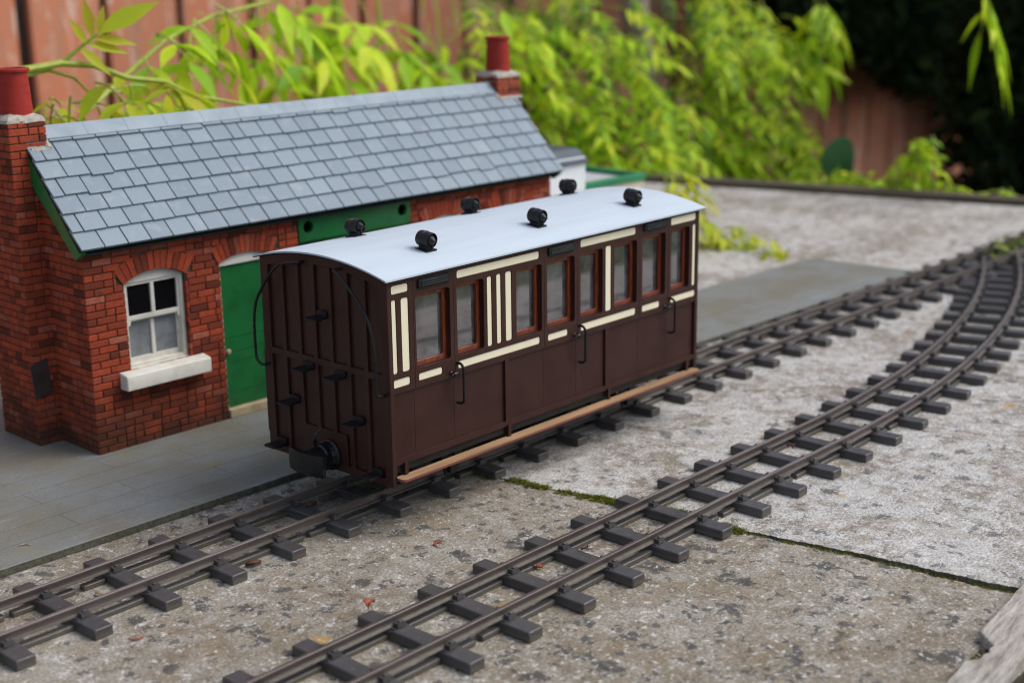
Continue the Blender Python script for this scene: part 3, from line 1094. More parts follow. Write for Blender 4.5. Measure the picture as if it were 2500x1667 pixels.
# running board and underframe
mb = MB()
mb.plate(rr(2.5, 297, -6.4, 1.0, 2.6), [], (0, 0, 34.6), U, (0, 1, 0), (0, 0, 1), .5)
rb = cp(mb, 'footboard', M['foot'])
mb = MB()
mb.plate(rr(2.4, 297.1, -6.55, 1.1, 2.7), [], (0, 0, 34.05), U, (0, 1, 0), (0, 0, 1), 1.2)
mb.build('footboard_edge', M['foot_edge'], rb, base=cbase)
for x in (9, 97.5, 197, 287):
    mb = MB()
    mb.box(x, x + 2.6, -.9, .7, 34.55, ZB + 1)
    mb.build('bracket', M['maroon'], rb, base=cbase)
mb = MB()
mb.box(3, LEN - 3, 1.6, 4.2, 36.5, 42)
mb.box(3, LEN - 3, W - 4.2, W - 1.6, 36.5, 42)
mb.box(2.2, LEN - 2.2, 4.3, W - 4.3, 40.4, 43)
mb.box(2, 5, 4.3, W - 4.3, 30, 40.3)
mb.box(LEN - 5, LEN - 2, 4.3, W - 4.3, 30, 40.3)
mb.box(30, 270, 48, 62, 30, 40.3)
cp(mb, 'underframe', M['black'])
for x in (62, 238):
    mb = MB()
    for s in (-1, 1):
        mb.lathe([(3, -1.2), (11.5, -1.2), (11.5, 1.0), (13.2, 1.6), (13.2, 2.4), (10.5, 2.6), (10.5, 1.6), (3, 1.6)], (x, 55 + s * 15.2, 22.8), (0, -s, 0), 32)
    mb.tube([(x, 14, 22.8), (x, 96, 22.8)], 2.0, 12)
    cp(mb, 'wheelset', M['black'])
    for s in (-1, 1):
        mb = MB()
        yy = 55 + s * 40
        mb.plate([(x - 11, 40.3), (x + 11, 40.3), (x + 5, 17), (x - 5, 17)], [rr(x - 2.6, x + 2.6, 19, 37)], (0, yy + s * .8, 0), U, V, (0, s, 0), 1.6)
        mb.box(x - 3.6, x + 3.6, yy - 2 + s * 1.5, yy + 2 + s * 1.5, 19, 27)
        cp(mb, 'axle_guard', M['black'])
# interior
mb = MB()
mb.box(5, LEN - 5, 5.8, W - 3.2, 55, 56.5)
for x in (108, 204):
    mb.box(x - 21.5, x - 20.5, 6, W - 3.5, 56.5, 150)
cp(mb, 'interior_floor', M['interior'])
for x in (10, 68, 80, 120, 178, 190, 240, 290):
    mb = MB()
    d = 1 if x in (10, 80, 190, 120) else -1
    mb.box(min(x, x + d * 16), max(x, x + d * 16), 8, W - 6, 56.6, 76)
    mb.box(min(x, x - d * 4), max(x, x - d * 4), 8, W - 6, 56.6, 112)
    cp(mb, 'bench_seat_or_reflection', M['seat'], bevel=1.5)
mb = MB()
mb.prism([(6.5, 58), (20, 58), (16, 122), (9, 126)], (43, 0, 0), (0, 1, 0), V, (4, 0, 0))  # added red block imitating a reflection in the first window, not a seat
cp(mb, 'bench_seat_or_reflection', M['red_reflection'], bevel=1.5)


# ================================================================== station building
HC = Vector((-40.0, 241.6, 5.0))
HA = -.03
hb = thing('station_building', HC, 'red brick model station building with grey slate roof and two chimneys', 'building', rz=HA)
HL, HD, HZ = 448.0, 114.0, 138.0
CO = 4.86      # brick course


def hp(mb, name, mat, parent=hb, **k):
    return mb.build(name, mat, parent, **k)


# openings of the front: (centre, half width, z0, springing, crown)
OPEN = [(52.5, 23.8, 52.5, 111.2, 117.8), (126.5, 22.2, 0, 113.2, 118.2), (321.5, 22.2, 0, 113.2, 118.2), (395.5, 23.8, 52.5, 111.2, 117.8)]
BEAM = (174.0, 284.0)


def arc_of(op):
    c, hw, z0, sp, cr = op
    sg = cr - sp
    r = (hw * hw + sg * sg) / (2 * sg)
    return c, cr - r, r, math.asin(hw / r)


def blocked_front(x, z):
    """True inside an opening or an arch ring"""
    if BEAM[0] < x < BEAM[1]:
        return True
    for op in OPEN:
        c, hw, z0, sp, cr = op
        ac, az, r, an = arc_of(op)
        if abs(x - c) < hw and z > z0 and z < az + math.sqrt(max(0, r * r - (x - c) ** 2)):
            return True
        dx, dz = x - ac, z - az
        d = math.hypot(dx, dz)
        if dz > 0 and r - .1 < d < r + 10.3 and abs(math.atan2(dx, dz)) < an + .03:
            return True
    return False


brng = random.Random(11)


def courses(mb, o, u, n, length, zmax_of, block=None, depth=2.2, phase=0, end_h=7.0, z_start=0.0):
    """lay bricks over a face; zmax_of(s) gives the top at distance s"""
    k = 0
    o, u = Vector(o), Vector(u)
    v = Vector((0, 0, 1))
    z = z_start
    while True:
        s = -.0
        first = 14.3 if (k + phase) % 2 else 6.9
        zt = z + CO - .74
        if z > max(zmax_of(0), zmax_of(length), zmax_of(length / 2)):
            break
        x = 0.0
        j = 0
        while x < length - .8:
            w = first if j == 0 else brng.choice((14.3, 14.3, 6.9))
            w = min(w, length - x)
            if length - x - w < 3:
                w = length - x
            a, b = x, x + w - .72 if x + w < length - .1 else length
            # trim against openings by sampling
            xs = [a + (b - a) * q / 8 for q in range(9)]
            ok = [zt - .6 < zmax_of(q) and not (block and (block(q, z + .6) or block(q, zt - .6))) for q in xs]
            q = 0
            while q < 9:
                if ok[q]:
                    e = q
                    while e + 1 < 9 and ok[e + 1]:
                        e += 1
                    if e > q:
                        jx = brng.uniform(-.12, .12)
                        mb.brick(o + u * (xs[q] + .02) + v * (z + brng.uniform(-.1, .1)), u, v, n, xs[e] - xs[q], CO - .74 + brng.uniform(-.08, .08), depth, .32) if False else \
                            mb.brick(o + u * xs[q] + v * (z + brng.uniform(-.1, .1)) + Vector(n) * jx, u, v, n, xs[e] - xs[q], CO - .74 + brng.uniform(-.08, .08), depth, .32)
                    q = e + 1
                else:
                    q += 1
            x += w
            j += 1
        z += CO
        k += 1


def gable_z(y):
    # slates' underside along the gable
    return 139.0 + 1.069 * (min(y, HD - y) + 2.0)


# mortar body with real openings
wall = MB()
holes = []
for op in OPEN:
    c, hw, z0, sp, cr = op
    ac, az, r, an = arc_of(op)
    zb = z0 if z0 > 0 else .01
    holes.append([(c - hw, zb), (c + hw, zb)] + [(ac + r * math.sin(an - 2 * an * i / 8), az + r * math.cos(an - 2 * an * i / 8)) for i in range(9)])
holes.append(rr(BEAM[0], BEAM[1], .01, 136.0))
wall.plate(rr(.8, HL - .8, 0, HZ), holes, (0, .75, 0), (1, 0, 0), V, (0, -1, 0), 9)
for xg, s in ((.75, -1), (HL - .75, 1)):
    wall.plate([(1.2, 0), (HD - 1.2, 0), (HD - 1.2, HZ), (HD / 2, gable_z(HD / 2) - 3), (1.2, HZ)], [], (xg, 0, 0), (0, 1, 0), V, (s, 0, 0), 8)
wall.box(9, HL - 9, HD - 9, HD - .8, 0, HZ)
wall.cur = 1
courses(wall, (0, 0, 0), (1, 0, 0), (0, -1, 0), HL, lambda s: HZ, blocked_front, phase=0)
courses(wall, (0, 0, 0), (0, 1, 0), (-1, 0, 0), HD, lambda s: gable_z(s) - 2.5, None, phase=1)
courses(wall, (HL, 0, 0), (0, 1, 0), (1, 0, 0), HD, lambda s: gable_z(s) - 2.5, None, phase=1)
for op in OPEN:
    ac, az, r, an = arc_of(op)
    n = 12
    for i in range(n):
        a = -an - .02 + (2 * an + .04) * (i + .04) / n
        b = -an - .02 + (2 * an + .04) * (i + .92) / n
        rr_ = r + 12.3 + brng.uniform(-.5, .4)
        P = [Vector((ac + q * math.sin(t_), 0, az + q * math.cos(t_))) for q, t_ in ((r, a), (r, b), (rr_, b), (rr_, a))]
        dv = brng.uniform(-.1, .25)
        fr = [p + Vector((0, -dv - .35, 0)) for p in P]
        bk = [p + Vector((0, 2.0, 0)) for p in P]
        wall.add(bk + fr, [(4, 5, 6, 7), (0, 1, 5, 4), (1, 2, 6, 5), (2, 3, 7, 6), (3, 0, 4, 7)])
    # brick reveals
    c, hw, z0, sp, cr = op
    for s in (-1, 1):
        courses(wall, (c + s * hw, 0 if s < 0 else 0, z0), (0, 1, 0), (-s, 0, 0), 7.5, lambda q, t_=sp - z0: t_ - 2, None, depth=1.5, phase=0 if s < 0 else 1)
hp(wall, 'wall', [M['mortar'], M['brick']], smooth=False)
ch_specs = [(-17.0, 9.0), (433.0, 461.0)]
for kk, (cx0, cx1) in enumerate(ch_specs):
    lft = kk == 0
    st = MB()
    # stack
    ya, yb, zt = 47.0, 73.5, 218.0
    st.box(cx0 + .7, cx1 - .7, ya + .7, yb - .7, 0, zt - .5)
    st.cur = 1
    courses(st, (cx0, ya, 0), (1, 0, 0), (0, -1, 0), cx1 - cx0, lambda s: zt, None, phase=0)
    courses(st, (cx0, ya, 0), (0, 1, 0), (-1, 0, 0), yb - ya, lambda s: zt, None, phase=1)
    courses(st, (cx1, ya, 0), (0, 1, 0), (1, 0, 0), yb - ya, lambda s: zt, None, phase=1)
    courses(st, (cx0, yb, 0), (1, 0, 0), (0, 1, 0), cx1 - cx0, lambda s: zt, None, phase=0)
    if lft:
        st.cur = 0
        st.box(-16.3, -.9, yb - .6, 96, 0, 150)
        st.cur = 1
        courses(st, (-17, yb, 0), (0, 1, 0), (-1, 0, 0), 23, lambda s: 150, None, phase=0)
    so = hp(st, 'chimney_stack', [M['mortar'] if lft else M['mortar_pale'], M['brick']], smooth=False)
    fl = MB()
    xc, yc = (cx0 + cx1) / 2 + .6, 60.3
    fr = random.Random(kk)
    prof = []
    secs = []
    for z, k in ((216.8, 1.02), (218.8, 1.0), (220.8, .86), (222.6, .66), (225.2, .5)):
        hw, hd = (cx1 - cx0) / 2 + .3, (yb - ya) / 2 + .3
        ring = []
        for i in range(24):
            a = 2 * pi * i / 24
            sq = 1 / max(abs(math.cos(a)), abs(math.sin(a)))
            kq = sq * k if k > .8 else k * (1 + (sq - 1) * (k - .5) / .4)
            ring.append((xc - .6 + hw * kq * math.cos(a) * fr.uniform(.97, 1.02), yc + hd * kq * math.sin(a) * fr.uniform(.97, 1.02), z + fr.uniform(-.3, .3)))
        secs.append(ring)
    fl.ring(secs)
    # mortar fillet where the stack meets the slates
    hp(fl, 'mortar_cap', M['mortar_pale'], so)
    fi = MB()
    sx = cx1 if lft else cx0
    pts = []
    for i in range(9):
        y = 45.5 + i * 1.6
        pts.append((sx + (1 if lft else -1) * fr.uniform(.2, 1.0), y, 139.1 + 1.069 * (y + 9.4) + 1.2))
    fi.tube(pts, 2.2, 7, 1.6)
    pts = [(cx0 + (cx1 - cx0) * i / 8, 45.8 + fr.uniform(-.4, .4), 139.1 + 1.069 * (45.8 + 9.4) + .9) for i in range(9)] if not lft else [(-4 + i * 1.7, 45.8 + fr.uniform(-.4, .4), 198.6) for i in range(9)]
    fi.tube(pts, 1.9, 7)
    hp(fi, 'mortar_fillet', M['mortar_pale'], so)
    po = MB()
    po.lathe([(10.9, 0), (10.8, 1.5), (9.6, 27), (9.6, 28.6), (10.8, 29.2), (11.0, 30.6), (10.6, 31.4), (9.6, 31.6), (8.8, 31.0), (8.5, 20), (8.2, 4)], (xc, yc, 219.6 if lft else 219.6), (0, 0, 1), 40)
    hp(po, 'chimney_pot', M['pot'], so)
# dark tile leaning against the gable
mb = MB()
mb.obox((-1.2, 57, 34.5), (-1.8, 0, 0), (0, 20.5, -9.5), (0, -8.5, 21.5)) if False else mb.obox((-17.8, 46.2, 33), (12.5, 0, 3.2), (0, -1.6, 0), (-1.5, .6, 24))
tl = mb.build('slate_tile', M['brown_slate'], bevel=.5)
tl.location = HC * S
tl.rotation_euler = (0, 0, HA)
tag(tl, 'small dark slate offcut leaning in the chimney corner of the brick building', 'slate')

# roof
RP = Vector((0, math.cos(math.atan(1.069)), math.sin(math.atan(1.069))))
RN = Vector((0, -RP.z, RP.y))
rf = MB()
NR, EXP, SW = 7, 14.3, 17.05
rfr = random.Random(21)
for side in (0, 1):
    rp = RP if side == 0 else Vector((0, -RP.y, RP.z))
    rn = RN if side == 0 else Vector((0, -RN.y, RN.z))
    e0 = Vector((0, -9.4, 138.6)) if side == 0 else Vector((0, HD + 9.4, 138.6))
    rf.cur = 1
    rf.obox(e0 + Vector((-5.2, 0, 0)) + rp * 1.0 - rn * 2.2, (HL + 10.4, 0, 0), rp * 94.5, rn * 1.9)
    rf.cur = 0
    if side:
        rf.obox(e0 + Vector((-6, 0, 0)), (HL + 12, 0, 0), rp * 95, rn * 1.2)
        continue
    for r in range(NR):
        x = -6.0
        first = True
        while x < HL + 5.6:
            w = SW if not (first and r % 2) else SW / 2
            if rfr.random() < .025:
                w *= .62
            first = False
            x1 = min(x + w, HL + 6)
            if x1 - x < 3:
                break
            sl = r * EXP + (rfr.uniform(-.3, .3) - (1.6 if rfr.random() < .03 else 0) if r else 0)
            ln = 17.5 if r < NR - 1 else 10.5
            tilt = .11
            d = (rp - rn * tilt).normalized()
            o = e0 + Vector((x + .5, 0, 0)) + rp * sl + rn * (1.35 + rfr.uniform(0, .25))
            rf.obox(o, (x1 - x - 1.0, 0, 0), d * ln, d.cross(Vector((-1, 0, 0))) * 1.5)
            x = x1
ro = hp(rf, 'roof', [M['slate'], M['slate_edge']], smooth=False)
rg = MB()
x = 9.5
while x < 432.5:
    x1 = min(x + 31, 432.5)
    o = Vector((0, HD / 2, 138.6 + 1.069 * (HD / 2 + 9.4)))
    for side in (0, 1):
        rp = RP if side == 0 else Vector((0, -RP.y, RP.z))
        rn = RN if side == 0 else Vector((0, -RN.y, RN.z))
        rg.obox(o + Vector((x + .1, 0, 0)) - rp * 9.0 + rn * 1.9, (x1 - x - .2, 0, 0), rp * (9.0 + 1.6), rn * 1.3)
    x = x1
hp(rg, 'ridge_tile', M['ridge'], ro, smooth=False)
# bargeboards
for xg in (-5.0, HL + 1.2):
    bg_ = MB()
    bg_.prism([(-8.8, 137.5), (HD / 2, 137.5 + 1.069 * (HD / 2 + 8.8)), (HD + 8.8, 137.5), (HD + 1, 132.6), (HD / 2, 127.5 + 1.069 * (HD / 2 - 2)), (-1.0, 132.6)], (xg, 0, 0), (0, 1, 0), (0, 0, 1), (3.8, 0, 0))
    hp(bg_, 'bargeboard', M['green'])
gt = MB()
gt.box(-1, HL + 1, -7.2, -1.2, 135.6, 137.0)
hp(gt, 'soffit', M['slate_edge'])


def sash_window(c, parent):
    hw, z0, sp, cr = 23.8, 52.5, 111.2, 117.8
    r = (hw * hw + (cr - sp) ** 2) / (2 * (cr - sp))
    an = math.asin(hw / r)
    arc = lambda rad, k: [(c + rad * math.sin(an * k - 2 * an * k * i / 8), cr - r + rad * math.cos(an * k - 2 * an * k * i / 8)) for i in range(9)]
    fm = MB()
    out = [(c - hw + .3, z0), (c + hw - .3, z0)] + arc(r - .3, .985)
    hole = [(c - hw + 3.0, z0 + 2.5), (c + hw - 3.0, z0 + 2.5), (c + hw - 3.0, 110.4), (c - hw + 3.0, 110.4)]
    fm.plate(out, [hole], (0, 3.4, 0), (1, 0, 0), V, (0, -1, 0), 7, .35)
    fo = hp(fm, 'window', M['white'], parent)
    for z_a, z_b, y, pm in ((84.5, 110.8, 4.6, M['pane_black']), (55.0, 85.5, 7.6, M['pane_grey'])):
        sa = MB()
        a, b = c - hw + 2.6, c + hw - 2.6
        bot = 3.2 if z_a < 60 else 3.0
        hl = [rr(a + 2.0, c - 1.35, z_a + bot, z_b - 2.6), rr(c + 1.35, b - 2.0, z_a + bot, z_b - 2.6)]
        sa.plate(rr(a, b, z_a, z_b), hl, (0, y, 0), (1, 0, 0), V, (0, -1, 0), 2.8, .25)
        if z_a > 60:
            for x in (a, b - 3.2):
                sa.prism([(x, z_a), (x + 3.2, z_a), (x + 2.4, z_a - 3.2), (x + .8, z_a - 3.2)], (0, y, 0), (1, 0, 0), V, (0, 2.5, 0))
        so = hp(sa, 'sash', M['white'], fo)
        pn = MB()
        pn.box(a + 1, b - 1, y + 1.6, y + 2.1, z_a + 1, z_b - 1)
        hp(pn, 'pane', pm, fo)
    si = MB()
    si.prism([(-9, 40.9), (-8.9, 50.2), (-8.4, 51.2), (2.5, 53.0), (4, 53.0), (4, 40.9)], (c - 32.5, 0, 0), (0, 1, 0), V, (66.5, 0, 0))
    hp(si, 'sill', M['white'], fo, bevel=.7)


def plank_door(c, parent, knob_side):
    hw, sp, cr = 22.2, 113.2, 118.2
    r = (hw * hw + (cr - sp) ** 2) / (2 * (cr - sp))
    an = math.asin(hw / r)
    fm = MB()
    out = [(c - hw + .2, 0), (c + hw - .2, 0)] + [(c + (r - .3) * math.sin(an - 2 * an * i / 8), cr - r + (r - .3) * math.cos(an - 2 * an * i / 8)) for i in range(9)]
    fm.plate(out, [rr(c - hw + 1.6, c + hw - 1.6, -.5, 110.2)] if False else [rr(c - hw + 1.6, c + hw - 1.6, .4, 110.4)], (0, 2.0, 0), (1, 0, 0), V, (0, -1, 0), 7, .3)
    fo = hp(fm, 'door_frame', M['white'], parent)
    dm = MB()
    x = c - hw + 1.7
    n = 4
    w = (2 * hw - 3.4) / n
    dm.box(x, x + n * w, 4.0, 6.5, 6.6, 110.3)
    for z in (18, 40, 47.5, 58):
        dm.box(x + .2, x + n * w - .2, 3.75, 4.2, z, z + .5)
    do = hp(dm, 'door', M['green'], parent)
    kn = MB()
    kn.lathe([(.8, 0), (.8, 1), (1.9, 1.8), (2.1, 2.8), (1.4, 3.8), (.2, 4.0)], (c + knob_side * (hw - 4), 4.0, 48.4), (0, -1, 0), 14)
    hp(kn, 'knob', M['stone'], do)
    sm_ = MB()
    sm_.box(c - hw + .5, c + hw - .5, -1.5, 6.8, .1, 6.4)
    hp(sm_, 'door_step', M['stone'], parent, bevel=.5)


sash_window(52.5, hb)
sash_window(395.5, hb)
plank_door(126.5, hb, -1)
plank_door(321.5, hb, 1)
# green lintel beam of the wide middle opening, with two round holes
bm_ = MB()
circ = lambda cx, cz, r: [(cx + r * math.cos(2 * pi * i / 20), cz + r * math.sin(2 * pi * i / 20)) for i in range(20)]
bm_.plate(rr(BEAM[0] + .2, BEAM[1] - .2, 117.5, 136.4), [circ(183.0, 127.8, 4.6), circ(275.5, 128.3, 4.6)], (0, -1.0, 0), (1, 0, 0), V, (0, -1, 0), 4, .2)
hp(bm_, 'lintel_beam', M['green'])
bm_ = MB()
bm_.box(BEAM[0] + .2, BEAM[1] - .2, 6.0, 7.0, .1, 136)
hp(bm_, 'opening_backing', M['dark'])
for q in range(2):
    bm_ = MB()
    bm_.box(BEAM[0] + .4 + q * 54.8, BEAM[0] + 54.6 + q * 54.8, 2.0, 4.5, .2, 117.4)
    hp(bm_, 'door', M['green'])


# ================================================================== small buildings behind
hut = thing('lineside_hut', (503, 316, 0), 'small white hut with slate roof behind the right gable of the brick building', 'hut', rz=HA)
mb = MB()
mb.box(-40, 23, -31, 31, 108, 140)
hp(mb, 'wall', M['white_clean'], hut)
mb = MB()
mb.box(-40.6, 23.6, -31.6, 31.6, 0, 107.8)
hp(mb, 'skirting', M['green_rim'], hut)
mb = MB()
mb.prism([(-34, 134.5), (-34, 136.5), (-20, 147), (20, 147), (34, 136.5), (34, 134.5)], (-43, 0, 0), (0, 1, 0), V, (67, 0, 0))
hp(mb, 'roof', M['hut_roof'], hut)
shed = thing('flat_roofed_shed', (615, 365, 0), 'cream shed with bright green rimmed flat roof beside the white hut', 'shed', rz=-.06)
mb = MB()
mb.box(-52, 53, -42, 42, 0, 98)
hp(mb, 'wall', M['cream_wall'], shed)
mb = MB()
mb.box(-51, 52, -41, 41, 98.1, 99.5)
hp(mb, 'roof', M['shed_roof'], shed)
mb = MB()
mb.plate(rr(-54, 55, -44, 44), [rr(-48, 49, -38, 38)], (0, 0, 105), (1, 0, 0), (0, 1, 0), (0, 0, 1), 7, .4)
hp(mb, 'roof_rim', M['green_rim'], shed)


# ================================================================== fence
fb0 = (1500, 1785, -620)
fen = thing('fence', fb0, 'tall garden fence of peeling red vertical boards behind the shrubs', 'fence')
fb = MB()
fr = random.Random(17)
x = -1500.0
while x < 7500:
    w = fr.uniform(128, 158)
    d = fr.uniform(-6, 4)
    tl_ = fr.uniform(-.004, .004)
    fb.obox((x, 1780 + d, -620), (w, fr.uniform(-3, 3), 0), (0, 18, 0), (tl_ * 2200, 0, 2200 + fr.uniform(-15, 15)))
    x += w + fr.uniform(10, 34)
fb.build('front_boards', M['fence'], fen, base=fb0, bevel=3, smooth=False)
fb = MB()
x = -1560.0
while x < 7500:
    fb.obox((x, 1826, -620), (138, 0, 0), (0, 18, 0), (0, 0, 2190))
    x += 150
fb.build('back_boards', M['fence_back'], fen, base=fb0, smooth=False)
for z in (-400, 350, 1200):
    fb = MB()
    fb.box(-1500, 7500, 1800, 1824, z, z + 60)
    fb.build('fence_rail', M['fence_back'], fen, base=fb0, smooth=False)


# ================================================================== plants
def leaflet(vs, fs, p, d, nrm, L, Wd, droop, fold=.22, rows=6):
    """pointed leaflet starting at p along d, face normal nrm, curving down"""
    side = d.cross(nrm).normalized()
    o = len(vs)
    down = Vector((0, 0, -1))
    prof = (.10, .62, .95, 1.0, .72, .36, .03)
    for i in range(rows + 1):
        t_ = i / rows
        c = p + d * (L * t_) + down * (droop * L * t_ * t_)
        h = Wd * .5 * prof[i]
        vs.append(c + side * h + nrm * (h * fold))
        vs.append(c)
        vs.append(c - side * h + nrm * (h * fold))
    for i in range(rows):
        a = o + i * 3
        fs.append((a, a + 1, a + 4, a + 3))
        fs.append((a + 1, a + 2, a + 5, a + 4))


def compound(rg_, leaf, stem, p, d, L, pairs, ls, spread=.9, droop=.35, width=.30):
    """pinnate leaf: rachis from p along d with opposite leaflets"""
    d = d.normalized()
    up = Vector((rg_.uniform(-.35, .35), rg_.uniform(-.35, .35), 1)).normalized()
    side = d.cross(up)
    if side.length < .1:
        side = d.cross(Vector((1, 0, 0)))
    side.normalize()
    nrm = side.cross(d).normalized()
    vs, fs = [], []
    pts = []
    for i in range(6):
        t_ = i / 5
        pts.append(p + d * (L * t_) + Vector((0, 0, -1)) * (droop * L * t_ * t_))
    stem.tube(pts, 1.1, 5, .6)
    for k in range(pairs):
        t_ = .28 + .66 * k / max(1, pairs - 1) if pairs > 1 else .6
        q = p + d * (L * t_) + Vector((0, 0, -1)) * (droop * L * t_ * t_)
        for s in (-1, 1):
            dd = (d * (1 - spread * .55) + side * s * spread + Vector((0, 0, rg_.uniform(-.5, .05)))).normalized()
            nn = (nrm + side * s * rg_.uniform(-.3, .3) + d * rg_.uniform(-.3, .3)).normalized()
            nn = (nn - dd * nn.dot(dd)).normalized()
            l = ls * rg_.uniform(.75, 1.15) * (1 - .15 * abs(t_ - .55))
            leaflet(vs, fs, q, dd, nn, l, l * width * rg_.uniform(.85, 1.15), rg_.uniform(.1, .5))
    dd = (d + Vector((0, 0, -droop * 1.2))).normalized()
    nn = (nrm - dd * nrm.dot(dd)).normalized()
    leaflet(vs, fs, pts[-1], dd, nn, ls * rg_.uniform(1.0, 1.3), ls * width * 1.1, .3)
    leaf.add(vs, fs)


def shrub(name, label, cat, base, blobs, seed, per, ls, mats, stems, group=None, rad=60, L=90, pairs=3, zr=.9, toward=None, width=.30):
    r = random.Random(seed)
    root = thing(name, base, label, cat, group=group)
    lf, stm, inner = MB(), MB(), MB()
    for (bx, by, bz) in blobs:
        n = per if isinstance(per, int) else r.randint(*per)
        for _ in range(n):
            while True:
                q = Vector((r.uniform(-1, 1), r.uniform(-1, 1), r.uniform(-1, 1)))
                if q.length < 1:
                    break
            p = Vector((bx + q.x * rad, by + q.y * rad, bz + q.z * rad * zr))
            d = Vector((r.uniform(-1, 1), r.uniform(-1, .8), r.uniform(-.75, .25)))
            if toward:
                d = d * .6 + Vector(toward)
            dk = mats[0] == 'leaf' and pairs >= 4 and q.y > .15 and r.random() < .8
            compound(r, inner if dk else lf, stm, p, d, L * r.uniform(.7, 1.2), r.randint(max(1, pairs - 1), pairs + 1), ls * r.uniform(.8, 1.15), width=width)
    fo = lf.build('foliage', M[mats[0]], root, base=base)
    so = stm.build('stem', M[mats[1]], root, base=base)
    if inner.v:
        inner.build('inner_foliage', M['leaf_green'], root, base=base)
    return root, fo, so


GR = 'golden leaved shrubs against the fence'
# right-hand mass round the grey trunk
RIGHT = [(1200, 980, 223), (1327, 1020, 244), (1326, 940, 213), (1481, 1020, 247), (1249, 980, 163), (1281, 920, 150), (1330, 900, 161), (1153, 940, 119), (1185, 900, 93), (1252, 880, 95), (1301, 860, 93), (1195, 900, 41), (1252, 880, 37), (1342, 900, -8), (1343, 850, 30), (1227, 980, 52), (1224, 1020, 163), (1206, 1020, 235), (1187, 860, 13), (1201, 940, 5), (1484, 940, 66)]
sr, _, _ = shrub('golden_shrub', 'dense golden leaved shrub round the grey trunk, behind the right chimney', 'shrub', (1300, 960, -620), RIGHT, 4, 11, 32, ('leaf', 'stem'), None, GR, rad=84, L=102, pairs=5, toward=(-.1, -.35, -.05), width=.30)
mb = MB()
mb.tube([(1690, 1040, -620), (1686, 1030, -150), (1664, 1020, -53), (1629, 1020, 57), (1610, 1035, 140), (1603, 1040, 207), (1595, 1045, 308), (1585, 1050, 520)], 28, 12, 28)
mb.tube([(1625, 1022, 80), (1540, 1000, 140), (1440, 960, 180), (1340, 930, 210)], 11, 8, 5)
mb.build('trunk', M['bark'], sr, base=(1300, 960, -620))
MID = [(1653, 940, 228), (1648, 980, 155), (1708, 940, 153), (1850, 980, 190), (1864, 940, 106), (1685, 940, 80), (1720, 900, 64), (1603, 900, 15), (1679, 880, 2), (1839, 920, -1), (1554, 900, -31), (1670, 900, -40), (1833, 900, 40), (1848, 880, -15), (1626, 980, 15), (1781, 900, -48), (1741, 1020, 239), (1954, 980, 162), (1823, 1020, 237), (1453, 880, -32), (1915, 900, -63)]
sm2, _, _ = shrub('golden_shrub', 'golden leaved shrub with red stems where the paving ends', 'shrub', (1750, 960, -620), MID, 9, 11, 32, ('leaf', 'stem'), None, GR, rad=84, L=102, pairs=5, toward=(.1, -.35, -.12), width=.30)
mb = MB()
mb.tube([(1690, 1010, -620), (1683, 1000, -69), (1667, 1000, 2), (1678, 1000, 85), (1688, 1000, 204), (1700, 1010, 450)], 10, 8, 5)
mb.tube([(1680, 1000, -40), (1740, 980, 60), (1800, 960, 180), (1820, 960, 320)], 7, 8, 4)
mb.build('red_stem', M['twig'], sm2, base=(1750, 960, -620))
# sparser sprays over the ridge
CENTRE = [(602, 920, 258), (636, 900, 226), (694, 920, 249), (753, 940, 260), (760, 900, 231), (783, 880, 174), (863, 900, 188), (936, 940, 246), (966, 920, 251), (967, 900, 158), (1024, 920, 208), (925, 900, 153), (830, 900, 148), (679, 950, 270), (842, 940, 260), (1064, 940, 247)]
sc_, _, _ = shrub('golden_shrub', 'loose golden leaf sprays hanging before the red boards above the roof ridge', 'shrub', (820, 940, -620), CENTRE, 13, (2, 3), 56, ('leaf', 'stem'), None, GR, rad=44, L=98, pairs=2, toward=(0, -.3, -.25), width=.36)
mb = MB()
for a, b in (((660, 960, 520), (691, 930, 244)), ((700, 960, 520), (640, 910, 240)), ((790, 960, 520), (760, 910, 240)), ((820, 960, 520), (854, 900, 172)), ((930, 960, 520), (954, 930, 246)), ((1000, 960, 520), (1015, 925, 215)), ((960, 960, 520), (970, 910, 156)), ((890, 960, 520), (835, 905, 150))):
    a, b = Vector(a), Vector(b)
    mb.tube([a, a.lerp(b, .4) + Vector((8, 0, 14)), a.lerp(b, .75) + Vector((5, 0, 9)), b], 3, 6, 1.5)
mb.tube([(820, 965, -620), (815, 965, 150), (830, 965, 560)], 12, 8, 8)
mb.build('branch', M['stem'], sc_, base=(820, 940, -620))

# the nearer arching spray behind the left chimney
lb = (-30, 470, -20)
ls_ = thing('golden_spray', lb, 'arching yellow-green stem with young leaves beside the left chimney pot', 'plant', group=None)
lf, stm = MB(), MB()
LEFT = [(-60, 440, 228), (10, 432, 240), (42, 430, 245), (71, 430, 248), (96, 425, 245), (121, 420, 234), (155, 420, 229), (185, 420, 215), (218, 420, 208), (244, 420, 202)]
stm.tube(LEFT[2:], 3.0, 8, 1.2)
stm.tube([(-20, 436, 228), (42, 431, 241), (62, 434, 243), (84, 436, 236), (100, 440, 222)], 2.0, 8, 1.0)
stm.tube([(71, 430, 248), (83, 425, 258), (93, 420, 266), (96, 418, 269)], 1.7, 8, 1.0)
stm.tube([(155, 420, 229), (170, 424, 218), (178, 426, 205), (180, 428, 190)], 1.6, 8, .9)
stm.rod([(-30, 470, -20), (-62, 464, 60), (-72, 452, 140), (-50, 442, 205), (-8, 434, 236), (42, 430, 245)], 3.2, 8)
lr = random.Random(31)
